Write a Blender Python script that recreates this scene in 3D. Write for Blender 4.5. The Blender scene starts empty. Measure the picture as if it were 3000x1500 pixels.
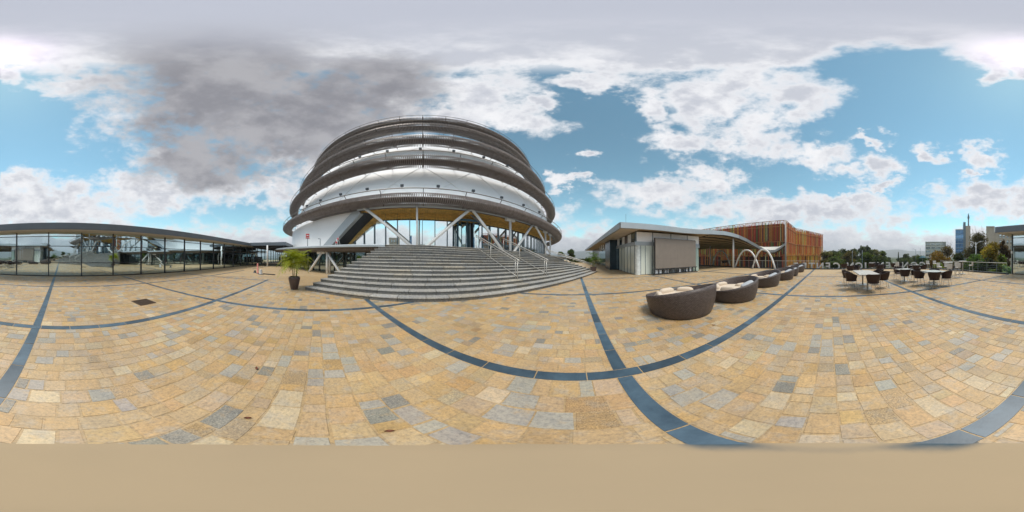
import bpy, math, random
import numpy as np
from mathutils import Vector, Matrix
R = math.radians
random.seed(7); rng = np.random.default_rng(11)
sc = bpy.context.scene
col = sc.collection
sc.render.engine = 'CYCLES'
YAW = 21.75                     # the paving grid is turned by this much from the camera's heading

# ------------------------------------------------------------------ camera
cam_d = bpy.data.cameras.new('panorama_camera'); cam = bpy.data.objects.new('panorama_camera', cam_d); col.objects.link(cam)
cam_d.type = 'PANO'
try: cam_d.cycles.panorama_type = 'EQUIRECTANGULAR'
except Exception: cam_d.panorama_type = 'EQUIRECTANGULAR'
_tilt = Matrix(((1, 0, 0), (0, 1, 0), (-.004, .004, 1)))        # the tripod's slight lean
_r = Vector((1, 0, -.004)).normalized(); _f = Vector((0, 1, .004)); _f = (_f - _r * _f.dot(_r)).normalized(); _u = _r.cross(_f)
_m = Matrix((_r, _u, -_f)).transposed()
cam.matrix_world = Matrix.Translation((0, 0, 1.6)) @ (Matrix.Rotation(R(YAW), 3, 'Z') @ _m).to_4x4()
cam_d.clip_start = .05; cam_d.clip_end = 9000
sc.camera = cam
sc.view_settings.view_transform = 'Standard'; sc.view_settings.look = 'None'
sc.view_settings.gamma = 1; sc.view_settings.exposure = 0.68
try: sc.view_settings.use_curve_mapping = False
except Exception: pass
sc.cycles.max_bounces = 7; sc.cycles.diffuse_bounces = 3; sc.cycles.glossy_bounces = 4; sc.cycles.transparent_max_bounces = 8
sc.cycles.use_denoising = True
sc.cycles.sample_clamp_indirect = 6

# ------------------------------------------------------------------ world: sky, clouds
SUN_EL, SUN_AZ = 62.0, 158.0
world = bpy.data.worlds.new('World'); sc.world = world; world.use_nodes = True
wt = world.node_tree; wt.nodes.clear()
def wn(t, **k):
    n = wt.nodes.new(t)
    for a, b in k.items(): setattr(n, a, b)
    return n
def wl(a, b): wt.links.new(a, b)
def wmath(op, a, b=None, c=None):
    n = wn('ShaderNodeMath', operation=op)
    for i, v in enumerate((a, b, c)):
        if v is None: continue
        if isinstance(v, (int, float)): n.inputs[i].default_value = v
        else: wl(v, n.inputs[i])
    return n.outputs[0]
def wvec(op, a, b=None):
    n = wn('ShaderNodeVectorMath', operation=op)
    for i, v in enumerate((a, b)):
        if v is None: continue
        if isinstance(v, (tuple, list)): n.inputs[i].default_value = v
        else: wl(v, n.inputs[i])
    return n.outputs['Value'] if op in ('LENGTH', 'DOT_PRODUCT') else n.outputs[0]
def wnoise(vec, scale, detail, rough=.55):
    n = wn('ShaderNodeTexNoise'); wl(vec, n.inputs['Vector'])
    n.inputs['Scale'].default_value = scale; n.inputs['Detail'].default_value = detail; n.inputs['Roughness'].default_value = rough
    return n
def wmap(x, a, b, c=0., d=1., smooth=True):
    n = wn('ShaderNodeMapRange', interpolation_type='SMOOTHSTEP' if smooth else 'LINEAR'); wl(x, n.inputs['Value'])
    for k, v in zip(('From Min', 'From Max', 'To Min', 'To Max'), (a, b, c, d)): n.inputs[k].default_value = v
    return n.outputs[0]
D = wn('ShaderNodeTexCoord').outputs['Generated']
sp = wn('ShaderNodeSeparateXYZ'); wl(D, sp.inputs[0])
az = wmath('ADD', wmath('MULTIPLY', wmath('ARCTAN2', sp.outputs[0], sp.outputs[1]), 180 / math.pi), YAW)
az = wmath('WRAP', az, 180., -180.)
el = wmath('MULTIPLY', wmath('ARCSINE', sp.outputs[2]), 180 / math.pi)
cb = wn('ShaderNodeCombineXYZ'); wl(az, cb.inputs[0]); wl(el, cb.inputs[1])
Dn = wvec('MULTIPLY', D, (1, 1, 1.7))
n1 = wnoise(Dn, 3.2, 7, .6); n2 = wnoise(Dn, 11., 5, .6)
w1 = wvec('MULTIPLY', wvec('SUBTRACT', n1.outputs['Color'], (.5, .5, .5)), (34, 20, 0))
w2 = wvec('MULTIPLY', wvec('SUBTRACT', n2.outputs['Color'], (.5, .5, .5)), (11, 8, 0))
AE = wvec('ADD', wvec('ADD', cb.outputs[0], w1), w2)
fb = wnoise(Dn, 8.5, 10, .64).outputs['Fac']
fb2 = wnoise(wvec('ADD', Dn, (3.1, 1.7, .4)), 4.2, 8, .6).outputs['Fac']
def blobs(lst, vec, k=.25):
    acc = None
    for (u, v, wu, wv) in lst:
        s = wvec('MULTIPLY', wvec('SUBTRACT', vec, ((u - 1500) * .12, (750 - v) * .12, 0)), (1 / (wu * .12), 1 / (wv * .12), 0))
        b = wmath('SUBTRACT', 1., wvec('LENGTH', s))
        acc = b if acc is None else wmath('SMOOTH_MAX', acc, b, k)
    return acc
CLOUDS = [(640, 250, 420, 240), (880, 350, 420, 200), (1120, 250, 220, 170), (560, 480, 190, 120), (230, 232, 190, 45), (660, 550, 110, 60),
          (150, 610, 330, 110), (430, 560, 200, 90), (60, 540, 90, 60), (820, 545, 100, 75), (900, 470, 60, 60), (760, 512, 45, 22),
          (1420, 270, 220, 90), (1500, 340, 150, 60), (1330, 330, 120, 70), (1740, 238, 170, 32), (1590, 300, 70, 22), (1700, 455, 45, 18), (1660, 545, 60, 18),
          (2180, 250, 260, 85), (2060, 300, 120, 90), (2330, 290, 130, 90), (1990, 410, 130, 55), (2225, 400, 110, 90), (2130, 420, 80, 45), (2400, 455, 110, 45),
          (1930, 300, 60, 60), (2560, 490, 65, 45), (2550, 420, 60, 20), (2560, 548, 60, 18), (2725, 445, 55, 28), (2870, 460, 62, 40), (2840, 512, 40, 14),
          (1930, 570, 210, 55), (2080, 520, 90, 50), (1560, 640, 170, 60), (2330, 625, 380, 62), (2480, 585, 180, 30), (2880, 590, 190, 70), (3000, 590, 120, 60), (0, 600, 90, 70),
          (2900, 218, 50, 38), (20, 205, 70, 26), (2985, 200, 60, 28)]
DARK = [(640, 230, 420, 230), (900, 320, 400, 190), (520, 330, 200, 180), (1080, 250, 260, 130), (600, 480, 200, 100), (800, 380, 330, 150)]
cov = blobs(CLOUDS, AE)
band = wmap(wmath('ADD', el, wmath('MULTIPLY', wmath('SUBTRACT', fb2, .5), 16.)), 5., 17., .75, -.6, False)
cov = wmath('SMOOTH_MAX', cov, band, .3)
azb = wmap(wmath('ABSOLUTE', wmath('SUBTRACT', az, 134.)), 14., 38., 8., 0.)
ezen = wmath('SUBTRACT', el, azb)
zen = wmap(wmath('ADD', ezen, wmath('MULTIPLY', wmath('SUBTRACT', fb2, .5), 9.)), 60., 71., -.6, 1.2, False)
cov = wmath('SMOOTH_MAX', cov, zen, .3)
dens = wmath('ADD', cov, wmath('MULTIPLY', wmath('SUBTRACT', fb, .5), 2.1))
# wide smooth veil over the zenith has no cloud detail
alpha = wmap(dens, -.16, .58)
alpha = wmath('MAXIMUM', alpha, wmap(ezen, 63., 70.))
dk = wmath('ADD', blobs(DARK, AE, .3), wmath('MULTIPLY', wmath('SUBTRACT', fb2, .5), 1.3))
dk = wmap(dk, -.25, .6)
thick = wmath('MULTIPLY', wmap(dens, .15, 1.0), wmap(wmath('ADD', wmath('MULTIPLY', fb2, .6), wmath('MULTIPLY', fb, .4)), .36, .58))
cm = wn('ShaderNodeMix', data_type='RGBA'); wl(thick, cm.inputs['Factor'])
cm.inputs['A'].default_value = (.60, .60, .615, 1); cm.inputs['B'].default_value = (.37, .385, .43, 1)
cd = wn('ShaderNodeMix', data_type='RGBA'); wl(dk, cd.inputs['Factor']); wl(cm.outputs['Result'], cd.inputs['A']); dkc = wn('ShaderNodeMix', data_type='RGBA'); wl(wmap(fb2, .36, .62), dkc.inputs['Factor']); dkc.inputs['A'].default_value = (.165, .165, .185, 1); dkc.inputs['B'].default_value = (.27, .268, .285, 1); wl(dkc.outputs['Result'], cd.inputs['B'])
cz = wn('ShaderNodeMix', data_type='RGBA'); wl(wmap(el, 65., 88.), cz.inputs['Factor']); wl(cd.outputs['Result'], cz.inputs['A']); cz.inputs['B'].default_value = (.335, .352, .41, 1)
# glow round the veiled sun
sund = Vector((math.sin(R(SUN_AZ)) * math.cos(R(SUN_EL)), math.cos(R(SUN_AZ)) * math.cos(R(SUN_EL)), math.sin(R(SUN_EL))))
glw = Vector((math.sin(R(SUN_AZ)) * math.cos(R(71)), math.cos(R(SUN_AZ)) * math.cos(R(71)), math.sin(R(71))))   # the brightest part of the veil, above the sun
dd = wvec('DOT_PRODUCT', D, tuple(glw))
glow = wmath('POWER', wmath('MAXIMUM', dd, 0.), 260.)
gm = wn('ShaderNodeMix', data_type='RGBA', blend_type='ADD'); wl(wmath('MULTIPLY', glow, .45), gm.inputs['Factor']); wl(cz.outputs['Result'], gm.inputs['A']); gm.inputs['B'].default_value = (.9, .66, .86, 1)
sky = wn('ShaderNodeTexSky', sky_type='NISHITA', sun_disc=False); sky.sun_elevation = R(SUN_EL); sky.sun_rotation = R(SUN_AZ)
sky.air_density = 1.0; sky.dust_density = .25; sky.ozone_density = 1.0; sky.altitude = 1500
tn = wn('ShaderNodeMix', data_type='RGBA', blend_type='MULTIPLY'); tn.inputs['Factor'].default_value = 1; wl(sky.outputs[0], tn.inputs['A']); tn.inputs['B'].default_value = (.74, .985, .77, 1)
b1 = wn('ShaderNodeBackground'); wl(tn.outputs['Result'], b1.inputs['Color']); b1.inputs['Strength'].default_value = .15
b2 = wn('ShaderNodeBackground'); wl(gm.outputs['Result'], b2.inputs['Color']); b2.inputs['Strength'].default_value = 1.0
mx = wn('ShaderNodeMixShader'); wl(wmath('MAXIMUM', alpha, wmath('MULTIPLY', glow, .8)), mx.inputs[0]); wl(b1.outputs[0], mx.inputs[1]); wl(b2.outputs[0], mx.inputs[2])
wl(mx.outputs[0], wn('ShaderNodeOutputWorld').inputs['Surface'])
try: world.cycles.sampling_method = 'MANUAL'; world.cycles.sample_map_resolution = 512
except Exception: pass

# ------------------------------------------------------------------ sun behind thin cloud
sl = bpy.data.lights.new('sun', 'SUN'); sl.energy = 2.2; sl.angle = R(24); sl.color = (1, .95, .87)
so = bpy.data.objects.new('sun', sl); col.objects.link(so); so.rotation_euler = sund.to_track_quat('Z', 'Y').to_euler(); so.location = (0, 0, 60)

# ------------------------------------------------------------------ helpers: objects
def tag(o, label=None, cat=None, group=None, kind=None):
    for k, v in (('label', label), ('category', cat), ('group', group), ('kind', kind)):
        if v: o[k] = v
    return o
def empty(name, loc=(0, 0, 0), rz=0):
    o = bpy.data.objects.new(name, None); col.objects.link(o); o.location = loc; o.rotation_euler = (0, 0, rz); return o
def thing(name, label, cat, loc=(0, 0, 0), rz=0, group=None):
    return tag(empty(name, loc, rz), label, cat, group)
def link_mesh(name, me, parent=None, loc=(0, 0, 0)):
    o = bpy.data.objects.new(name, me); col.objects.link(o); o.parent = parent; o.location = loc; return o
def copy_tree(o, parent=None):
    c = o.copy(); col.objects.link(c); c.parent = parent
    for ch in list(o.children): copy_tree(ch, c)
    return c
class MB:
    """collects shapes and links them as one mesh object; OFF is taken off every vertex (the parent's place)"""
    def __init__(s, off=(0, 0, 0)): s.v = []; s.f = []; s.c = []; s.off = Vector(off)
    def add(s, vs, fs, c=None):
        b = len(s.v); s.v += [tuple(Vector(p) - s.off) for p in vs]; s.f += [tuple(b + i for i in f) for f in fs]
        s.c += [c or (1, 1, 1, 1)] * len(vs)
    def box(s, c, d, rz=0, col_=None, M=None):
        x, y, z = d[0] / 2, d[1] / 2, d[2] / 2; ca, sa = math.cos(rz), math.sin(rz)
        vs = []
        for px, py, pz in ((-x, -y, -z), (x, -y, -z), (x, y, -z), (-x, y, -z), (-x, -y, z), (x, -y, z), (x, y, z), (-x, y, z)):
            p = Vector((px, py, pz))
            if M: p = M @ p
            vs.append((c[0] + p.x * ca - p.y * sa, c[1] + p.x * sa + p.y * ca, c[2] + p.z))
        s.add(vs, [(0, 3, 2, 1), (4, 5, 6, 7), (0, 1, 5, 4), (1, 2, 6, 5), (2, 3, 7, 6), (3, 0, 4, 7)], col_); return s
    def bb(s, a, b, col_=None):
        s.box([(p + q) / 2 for p, q in zip(a, b)], [abs(q - p) for p, q in zip(a, b)], 0, col_); return s
    def bar(s, p, q, w, h=None, up=(0, 0, 1), col_=None):
        h = h or w; p, q = Vector(p), Vector(q); d = (q - p).normalized(); u = Vector(up)
        if abs(d.dot(u)) > .98: u = Vector((1, 0, 0))
        sx = d.cross(u).normalized(); uy = sx.cross(d)
        vs = [e + sx * a * w / 2 + uy * b * h / 2 for e in (p, q) for a, b in ((-1, -1), (1, -1), (1, 1), (-1, 1))]
        s.add(vs, [(3, 2, 1, 0), (4, 5, 6, 7), (0, 1, 5, 4), (1, 2, 6, 5), (2, 3, 7, 6), (3, 0, 4, 7)], col_); return s
    def tube(s, pts, r, n=8, cap=True, col_=None):
        pts = [Vector(p) for p in pts]; rs = r if isinstance(r, (list, tuple)) else [r] * len(pts)
        vs = []; fs = []
        for i, p in enumerate(pts):
            d = (pts[min(i + 1, len(pts) - 1)] - pts[max(i - 1, 0)]).normalized()
            u = Vector((0, 0, 1)) if abs(d.z) < .95 else Vector((1, 0, 0))
            a = d.cross(u).normalized(); b = a.cross(d)
            vs += [p + (a * math.cos(t) + b * math.sin(t)) * rs[i] for t in (2 * math.pi * k / n for k in range(n))]
        for i in range(len(pts) - 1):
            for k in range(n): fs.append((i * n + k, i * n + (k + 1) % n, (i + 1) * n + (k + 1) % n, (i + 1) * n + k))
        if cap: fs.append(tuple(range(n))[::-1]); fs.append(tuple(range((len(pts) - 1) * n, len(pts) * n)))
        s.add(vs, fs, col_); return s
    def lathe(s, prof, c=(0, 0, 0), n=24, col_=None):
        vs = []; fs = []
        for r_, z in prof: vs += [(c[0] + r_ * math.cos(2 * math.pi * k / n), c[1] + r_ * math.sin(2 * math.pi * k / n), c[2] + z) for k in range(n)]
        for i in range(len(prof) - 1):
            for k in range(n): fs.append((i * n + k, i * n + (k + 1) % n, (i + 1) * n + (k + 1) % n, (i + 1) * n + k))
        s.add(vs, fs, col_); return s
    def prism(s, poly, z0, z1, col_=None):
        n = len(poly); vs = [(x, y, z0) for x, y in poly] + [(x, y, z1) for x, y in poly]
        s.add(vs, [tuple(range(n))[::-1], tuple(range(n, 2 * n))] + [(i, (i + 1) % n, n + (i + 1) % n, n + i) for i in range(n)], col_); return s
    def grid(s, rows, closed=False, col_=None):
        m = len(rows[0]); vs = [p for r_ in rows for p in r_]; fs = []
        for i in range(len(rows) - 1):
            for k in range(m if closed else m - 1):
                k2 = (k + 1) % m; fs.append((i * m + k, i * m + k2, (i + 1) * m + k2, (i + 1) * m + k))
        s.add(vs, fs, col_); return s
    def mesh(s, name, mat, smooth=False):
        me = bpy.data.meshes.new(name); me.from_pydata(s.v, [], s.f)
        if mat: me.materials.append(mat)
        if smooth: me.polygons.foreach_set('use_smooth', [True] * len(me.polygons))
        if any(c != (1, 1, 1, 1) for c in s.c):
            at = me.color_attributes.new('tint', 'FLOAT_COLOR', 'POINT'); at.data.foreach_set('color', np.array(s.c, np.float32).ravel())
        me.update(); return me
    def build(s, name, mat, parent=None, smooth=False): return link_mesh(name, s.mesh(name, mat, smooth), parent)
def np_mesh(name, V, F4, mat, tint=None, smooth=False):
    """V (n,3), F4 (m,4) or (m,3) -> mesh, quick"""
    me = bpy.data.meshes.new(name); V = np.asarray(V, np.float32); F4 = np.asarray(F4, np.int32); k = F4.shape[1]
    me.vertices.add(len(V)); me.vertices.foreach_set('co', V.ravel())
    me.loops.add(F4.size); me.loops.foreach_set('vertex_index', F4.ravel())
    me.polygons.add(len(F4)); me.polygons.foreach_set('loop_start', np.arange(0, F4.size, k, dtype=np.int32))
    try: me.polygons.foreach_set('loop_total', np.full(len(F4), k, np.int32))
    except Exception: pass
    me.polygons.foreach_set('use_smooth', np.full(len(F4), smooth, bool))
    me.update(calc_edges=True)
    if tint is not None:
        at = me.color_attributes.new('tint', 'FLOAT_COLOR', 'POINT'); at.data.foreach_set('color', np.asarray(tint, np.float32).ravel())
    if mat: me.materials.append(mat)
    return me

# ------------------------------------------------------------------ helpers: materials
class NT:
    def __init__(s, name):
        s.m = bpy.data.materials.new(name); s.m.use_nodes = True; s.t = s.m.node_tree; s.b = s.t.nodes['Principled BSDF']; s.out = s.t.nodes['Material Output']
    def n(s, t, **k):
        x = s.t.nodes.new(t)
        for a, b in k.items(): setattr(x, a, b)
        return x
    def l(s, a, b): s.t.links.new(a, b)
    def noise(s, scale, detail=5, rough=.55, vec=None, coord='Object', stretch=None):
        x = s.n('ShaderNodeTexNoise'); x.inputs['Scale'].default_value = scale; x.inputs['Detail'].default_value = detail; x.inputs['Roughness'].default_value = rough
        if vec is None:
            if coord == 'World': vec = s.n('ShaderNodeNewGeometry').outputs['Position']
            else: vec = s.n('ShaderNodeTexCoord').outputs[coord]
        if stretch:
            mp = s.n('ShaderNodeMapping'); mp.inputs['Scale'].default_value = stretch; s.l(vec, mp.inputs['Vector']); vec = mp.outputs[0]
        s.l(vec, x.inputs['Vector']); return x
    def ramp(s, fac, stops):
        x = s.n('ShaderNodeValToRGB'); e = x.color_ramp.elements
        while len(e) < len(stops): e.new(.5)
        for el_, (p, c) in zip(e, stops): el_.position = p; el_.color = (*c, 1) if len(c) == 3 else c
        s.l(fac, x.inputs['Fac']); return x.outputs['Color']
    def mix(s, a, b, fac=.5, blend='MIX'):
        x = s.n('ShaderNodeMix', data_type='RGBA', blend_type=blend)
        for k, v in (('A', a), ('B', b), ('Factor', fac)):
            if hasattr(v, 'links'): s.l(v, x.inputs[k])
            elif k == 'Factor': x.inputs[k].default_value = v
            else: x.inputs[k].default_value = (*v, 1) if len(v) == 3 else v
        return x.outputs['Result']
    def bump(s, h, strength=.2, dist=.01):
        x = s.n('ShaderNodeBump'); x.inputs['Strength'].default_value = strength; x.inputs['Distance'].default_value = dist; s.l(h, x.inputs['Height']); s.l(x.outputs[0], s.b.inputs['Normal'])
    def base(s, c):
        if hasattr(c, 'links'): s.l(c, s.b.inputs['Base Color'])
        else: s.b.inputs['Base Color'].default_value = (*c, 1)
    def set(s, rough=.6, metal=0., spec=.5):
        s.b.inputs['Roughness'].default_value = rough; s.b.inputs['Metallic'].default_value = metal; s.b.inputs['Specular IOR Level'].default_value = spec; return s
    def attr(s, name='tint'):
        x = s.n('ShaderNodeAttribute'); x.attribute_name = name; return x
def plain(name, c, rough=.6, metal=0., var=.18, scale=6., spec=.5, coord='Object', stretch=None, bump=0.):
    """a colour with grain: lighter and darker flecks of the same hue, uneven gloss"""
    k = NT(name); k.set(rough, metal, spec)
    x = k.noise(scale, 6, .6, coord=coord, stretch=stretch)
    k.base(k.ramp(x.outputs['Fac'], [(.3, tuple(v * (1 - var) for v in c)), (.7, tuple(min(1, v * (1 + var)) for v in c))]))
    if bump: k.bump(x.outputs['Fac'], bump, .01)
    return k.m
def tinted(name, rough=.6, var=.2, scale=5., metal=0., spec=.5, bump=0.):
    k = NT(name); k.set(rough, metal, spec); x = k.noise(scale, 6, .6)
    g = k.ramp(x.outputs['Fac'], [(.3, (1 - var,) * 3), (.7, (1 + var * .6,) * 3)])
    k.base(k.mix(k.attr().outputs['Color'], g, 1., 'MULTIPLY'))
    if bump: k.bump(x.outputs['Fac'], bump, .01)
    return k.m
def glass(name, refl=(.8, .88, .9), thru=(.4, .45, .46), fac=.6, rough=.02, body=None):
    """coated facade glass: part mirror, part tinted see-through (or a dark body behind it)"""
    k = NT(name); t = k.t; t.nodes.remove(k.b)
    g = k.n('ShaderNodeBsdfGlossy'); g.inputs['Color'].default_value = (*refl, 1); g.inputs['Roughness'].default_value = rough
    if body: p = k.n('ShaderNodeBsdfDiffuse'); p.inputs['Color'].default_value = (*body, 1)
    else: p = k.n('ShaderNodeBsdfTransparent'); p.inputs['Color'].default_value = (*thru, 1)
    lw = k.n('ShaderNodeLayerWeight'); lw.inputs['Blend'].default_value = .35
    mr = k.n('ShaderNodeMapRange'); mr.inputs['To Min'].default_value = fac; mr.inputs['To Max'].default_value = .97; k.l(lw.outputs['Fresnel'], mr.inputs['Value'])
    x = k.n('ShaderNodeMixShader'); k.l(mr.outputs[0], x.inputs[0]); k.l(p.outputs[0], x.inputs[1]); k.l(g.outputs[0], x.inputs[2]); k.l(x.outputs[0], k.out.inputs['Surface'])
    return k.m
M = {}
# sandstone paving: each stone carries its own tint (rgb) and speckle (alpha)
def stone_mat():
    k = NT('sandstone'); k.set(.52, 0, .45)
    a = k.attr(); pos = k.n('ShaderNodeNewGeometry').outputs['Position']
    n1_ = k.noise(3.1, 6, .65, pos); n2_ = k.noise(85, 5, .7, pos); n3 = k.noise(13, 8, .75, pos, stretch=(1, 1.8, 1))
    c = k.mix(a.outputs['Color'], k.ramp(n3.outputs['Fac'], [(.28, (.66, .67, .70)), (.44, (.95, .96, .98)), (.54, (1.03, 1.02, 1.0)), (.72, (1.25, 1.24, 1.22))]), 1., 'MULTIPLY')
    c = k.mix(c, k.ramp(n1_.outputs['Fac'], [(.3, (.86, .88, .92)), (.7, (1.12, 1.10, 1.04))]), 1., 'MULTIPLY')
    m1 = k.noise(4.6, 7, .7, pos); c = k.mix(c, (.355, .33, .285), k.ramp(m1.outputs['Fac'], [(.50, (0, 0, 0)), (.70, (.62, .62, .62))]))
    vo = k.n('ShaderNodeVectorMath', operation='ADD'); k.l(pos, vo.inputs[0]); vo.inputs[1].default_value = (7.3, 2.1, 0)
    m2 = k.noise(5.5, 7, .7, vo.outputs[0]); c = k.mix(c, (.50, .31, .12), k.ramp(m2.outputs['Fac'], [(.54, (0, 0, 0)), (.72, (.55, .55, .55))]))
    m4 = k.noise(.55, 6, .65, pos); c = k.mix(c, k.ramp(m4.outputs['Fac'], [(.34, (.86, .86, .88)), (.5, (1, 1, 1)), (.68, (1.07, 1.05, 1.02))]), 1., 'MULTIPLY')
    m3 = k.noise(38, 5, .75, pos); c = k.mix(c, k.ramp(m3.outputs['Fac'], [(.32, (.66, .66, .68)), (.48, (1, 1, 1)), (.68, (1.22, 1.2, 1.16))]), 1., 'MULTIPLY')
    spk = k.ramp(n2_.outputs['Fac'], [(.36, (.38, .38, .37)), (.64, (1.18, 1.16, 1.1))])
    c = k.mix(c, k.mix(c, spk, 1., 'MULTIPLY'), a.outputs['Alpha'])
    k.base(c); k.bump(n3.outputs['Fac'], .35, .006); return k.m
M['stone'] = stone_mat()
def far_pave():
    k = NT('sandstone_far'); k.set(.65, 0, .3); pos = k.n('ShaderNodeNewGeometry').outputs['Position']
    v = k.n('ShaderNodeTexVoronoi'); v.inputs['Scale'].default_value = 4.2; k.l(pos, v.inputs['Vector'])
    h = k.n('ShaderNodeSeparateColor'); k.l(v.outputs['Color'], h.inputs[0])
    c = k.ramp(h.outputs[0], [(0, (.37, .305, .21)), (.35, (.43, .305, .168)), (.7, (.44, .32, .18)), (1, (.46, .37, .24))])
    n_ = k.noise(.35, 5, .6, pos); k.base(k.mix(c, k.ramp(n_.outputs['Fac'], [(.3, (.9, .88, .86)), (.7, (1.08, 1.06, 1.02))]), 1., 'MULTIPLY')); return k.m
M['pave_far'] = far_pave()
M['mortar'] = plain('mortar', (.44, .315, .165), .8, 0, .25, 9, .3, 'Object')
def slate():
    k = NT('slate'); k.set(.42, 0, .45); pos = k.n('ShaderNodeNewGeometry').outputs['Position']
    n_ = k.noise(4, 6, .65, pos); n2_ = k.noise(45, 3, .6, pos)
    c = k.mix(k.attr().outputs['Color'], k.ramp(n_.outputs['Fac'], [(.3, (.65, .68, .72)), (.7, (1.45, 1.4, 1.35))]), 1., 'MULTIPLY')
    k.base(c); k.bump(n2_.outputs['Fac'], .15, .004); return k.m
M['slate'] = slate()
def blur():  # even tan of the blurred tripod spot, no real floor finish
    k = NT('nadir_blur_tan'); k.set(.85, 0, .2); pos = k.n('ShaderNodeNewGeometry').outputs['Position']; x = k.n('ShaderNodeSeparateXYZ'); k.l(pos, x.inputs[0])
    def mth(op, a, b=None):
        q = k.n('ShaderNodeMath', operation=op)
        for i, v in enumerate((a, b)):
            if v is None: continue
            if isinstance(v, float): q.inputs[i].default_value = v
            else: k.l(v, q.inputs[i])
        return q.outputs[0]
    def sm(v, a, b):
        q = k.n('ShaderNodeMapRange', interpolation_type='SMOOTHSTEP'); k.l(v, q.inputs[0]); q.inputs[1].default_value = a; q.inputs[2].default_value = b; return q.outputs[0]
    r_ = mth('SQRT', mth('ADD', mth('MULTIPLY', x.outputs[0], x.outputs[0]), mth('MULTIPLY', x.outputs[1], x.outputs[1])))
    n_ = k.noise(3, 5, .6, pos); r2 = mth('ADD', r_, mth('MULTIPLY', mth('SUBTRACT', n_.outputs['Fac'], .5), .12))
    strip_smear = mth('MULTIPLY', sm(mth('ABSOLUTE', mth('SUBTRACT', x.outputs[0], .53)), .15, .05), sm(r2, .58, .72))  # blurred smear of the dark strip, painted into the added disc
    n2_ = k.noise(1.2, 3, .5, pos); c = k.ramp(n2_.outputs['Fac'], [(.3, (.36, .275, .175)), (.7, (.39, .295, .185))])
    k.base(k.mix(c, (.05, .085, .11), strip_smear)); return k.m
M['patch'] = blur()
def granite():
    k = NT('granite'); k.set(.55, 0, .4); pos = k.n('ShaderNodeNewGeometry').outputs['Position']
    n_ = k.noise(28, 5, .75, pos); n2_ = k.noise(2.2, 5, .6, pos)
    c = k.mix(k.attr().outputs['Color'], k.ramp(n_.outputs['Fac'], [(.36, (.45, .46, .48)), (.5, (1, 1, 1)), (.66, (1.75, 1.7, 1.62))]), 1., 'MULTIPLY')
    k.base(k.mix(c, k.ramp(n2_.outputs['Fac'], [(.3, (.86, .88, .92)), (.7, (1.12, 1.08, 1.0))]), 1., 'MULTIPLY')); k.bump(n_.outputs['Fac'], .2, .004); return k.m
M['granite'] = granite()
M['membrane'] = plain('white_membrane', (.86, .87, .885), .5, 0, .05, .25, .35)
M['fin'] = plain('bronze_fin', (.275, .232, .212), .34, .2, .3, 3, .6)
M['core'] = plain('dark_ring_core', (.11, .092, .085), .5, .2, .2, 2)
M['rail'] = plain('bronze_rail', (.20, .17, .14), .35, .6, .2, 3)
M['white'] = plain('white_paint', (.78, .78, .77), .4, 0, .05, 2)
M['amber'] = plain('amber_slats', (.70, .45, .13), .5, 0, .4, 2.5, .4, stretch=(1, 1, 3))
M['facade'] = glass('facade_glass', (.95, 1, 1), fac=.93, body=(.07, .09, .10))
M['lower_glass'] = glass('lower_glass', (.78, .92, .95), fac=.42, body=(.02, .035, .04))
M['hall_glass'] = glass('hall_glass', (.82, .97, 1.0), (.42, .47, .5), fac=.80)
M['steel_dark'] = plain('dark_steel', (.055, .060, .068), .4, .5, .2, 3)
M['mullion'] = plain('grey_mullion', (.18, .22, .25), .4, .4, .15, 3)
M['fascia'] = plain('grey_fascia', (.16, .185, .215), .45, .3, .08, .8)
M['fascia_light'] = plain('pale_fascia', (.40, .445, .48), .45, .3, .07, .8)
M['soffit'] = plain('cream_soffit', (.62, .55, .46), .6, 0, .08, 1.5)
M['wood_slat'] = plain('soffit_slat', (.46, .35, .22), .6, 0, .3, 4, .3, stretch=(1, 6, 6))
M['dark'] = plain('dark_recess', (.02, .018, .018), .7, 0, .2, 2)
M['stainless'] = plain('stainless', (.52, .50, .46), .42, .55, .08, 8)
M['frosted'] = plain('frosted_panel', (.68, .73, .66), .18, 0, .10, 1.2, .6, stretch=(3, 3, .3))
M['cladding'] = plain('white_panel', (.84, .85, .87), .4, 0, .05, 1)
M['screen'] = plain('led_screen', (.205, .175, .150), .6, 0, .06, 2)
M['teal'] = plain('dark_teal_clad', (.025, .05, .07), .25, .2, .2, 1)
M['wicker'] = None
def wicker(name, c):
    k = NT(name); k.set(.5, 0, .4); tc = k.n('ShaderNodeTexCoord').outputs['UV']
    mp = k.n('ShaderNodeMapping'); mp.inputs['Scale'].default_value = (1, 1, 1); k.l(tc, mp.inputs[0])
    w = k.n('ShaderNodeTexBrick'); w.inputs['Scale'].default_value = 1; w.offset = .5; w.inputs['Brick Width'].default_value = .05; w.inputs['Row Height'].default_value = .022; w.inputs['Mortar Size'].default_value = .004
    w.inputs['Color1'].default_value = (*[v * 1.25 for v in c], 1); w.inputs['Color2'].default_value = (*[v * .75 for v in c], 1); w.inputs['Mortar'].default_value = (*[v * .3 for v in c], 1)
    k.l(mp.outputs[0], w.inputs['Vector']); k.base(w.outputs['Color']); k.bump(w.outputs['Fac'], -.8, .004); return k.m
M['wicker'] = wicker('wicker_brown', (.125, .098, .09))
M['cushion'] = plain('cream_cushion', (.62, .52, .41), .85, 0, .06, 5, .2)
M['pad_grey'] = plain('pale_grey_pad', (.50, .53, .56), .6, 0, .05, 4, .3)
M['chair'] = plain('chair_weave', (.030, .014, .013), .5, 0, .4, 30, .4)
M['white_plastic'] = plain('white_plastic', (.72, .70, .66), .35, 0, .04, 3)
M['table_top'] = plain('pale_table_top', (.46, .42, .36), .25, 0, .08, 4)
M['pot'] = plain('brown_pot', (.075, .048, .042), .3, 0, .2, 6, .5)
M['pebble'] = plain('white_pebbles', (.6, .58, .55), .7, 0, .3, 40)
M['soil'] = plain('soil', (.08, .055, .035), .9)
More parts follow.
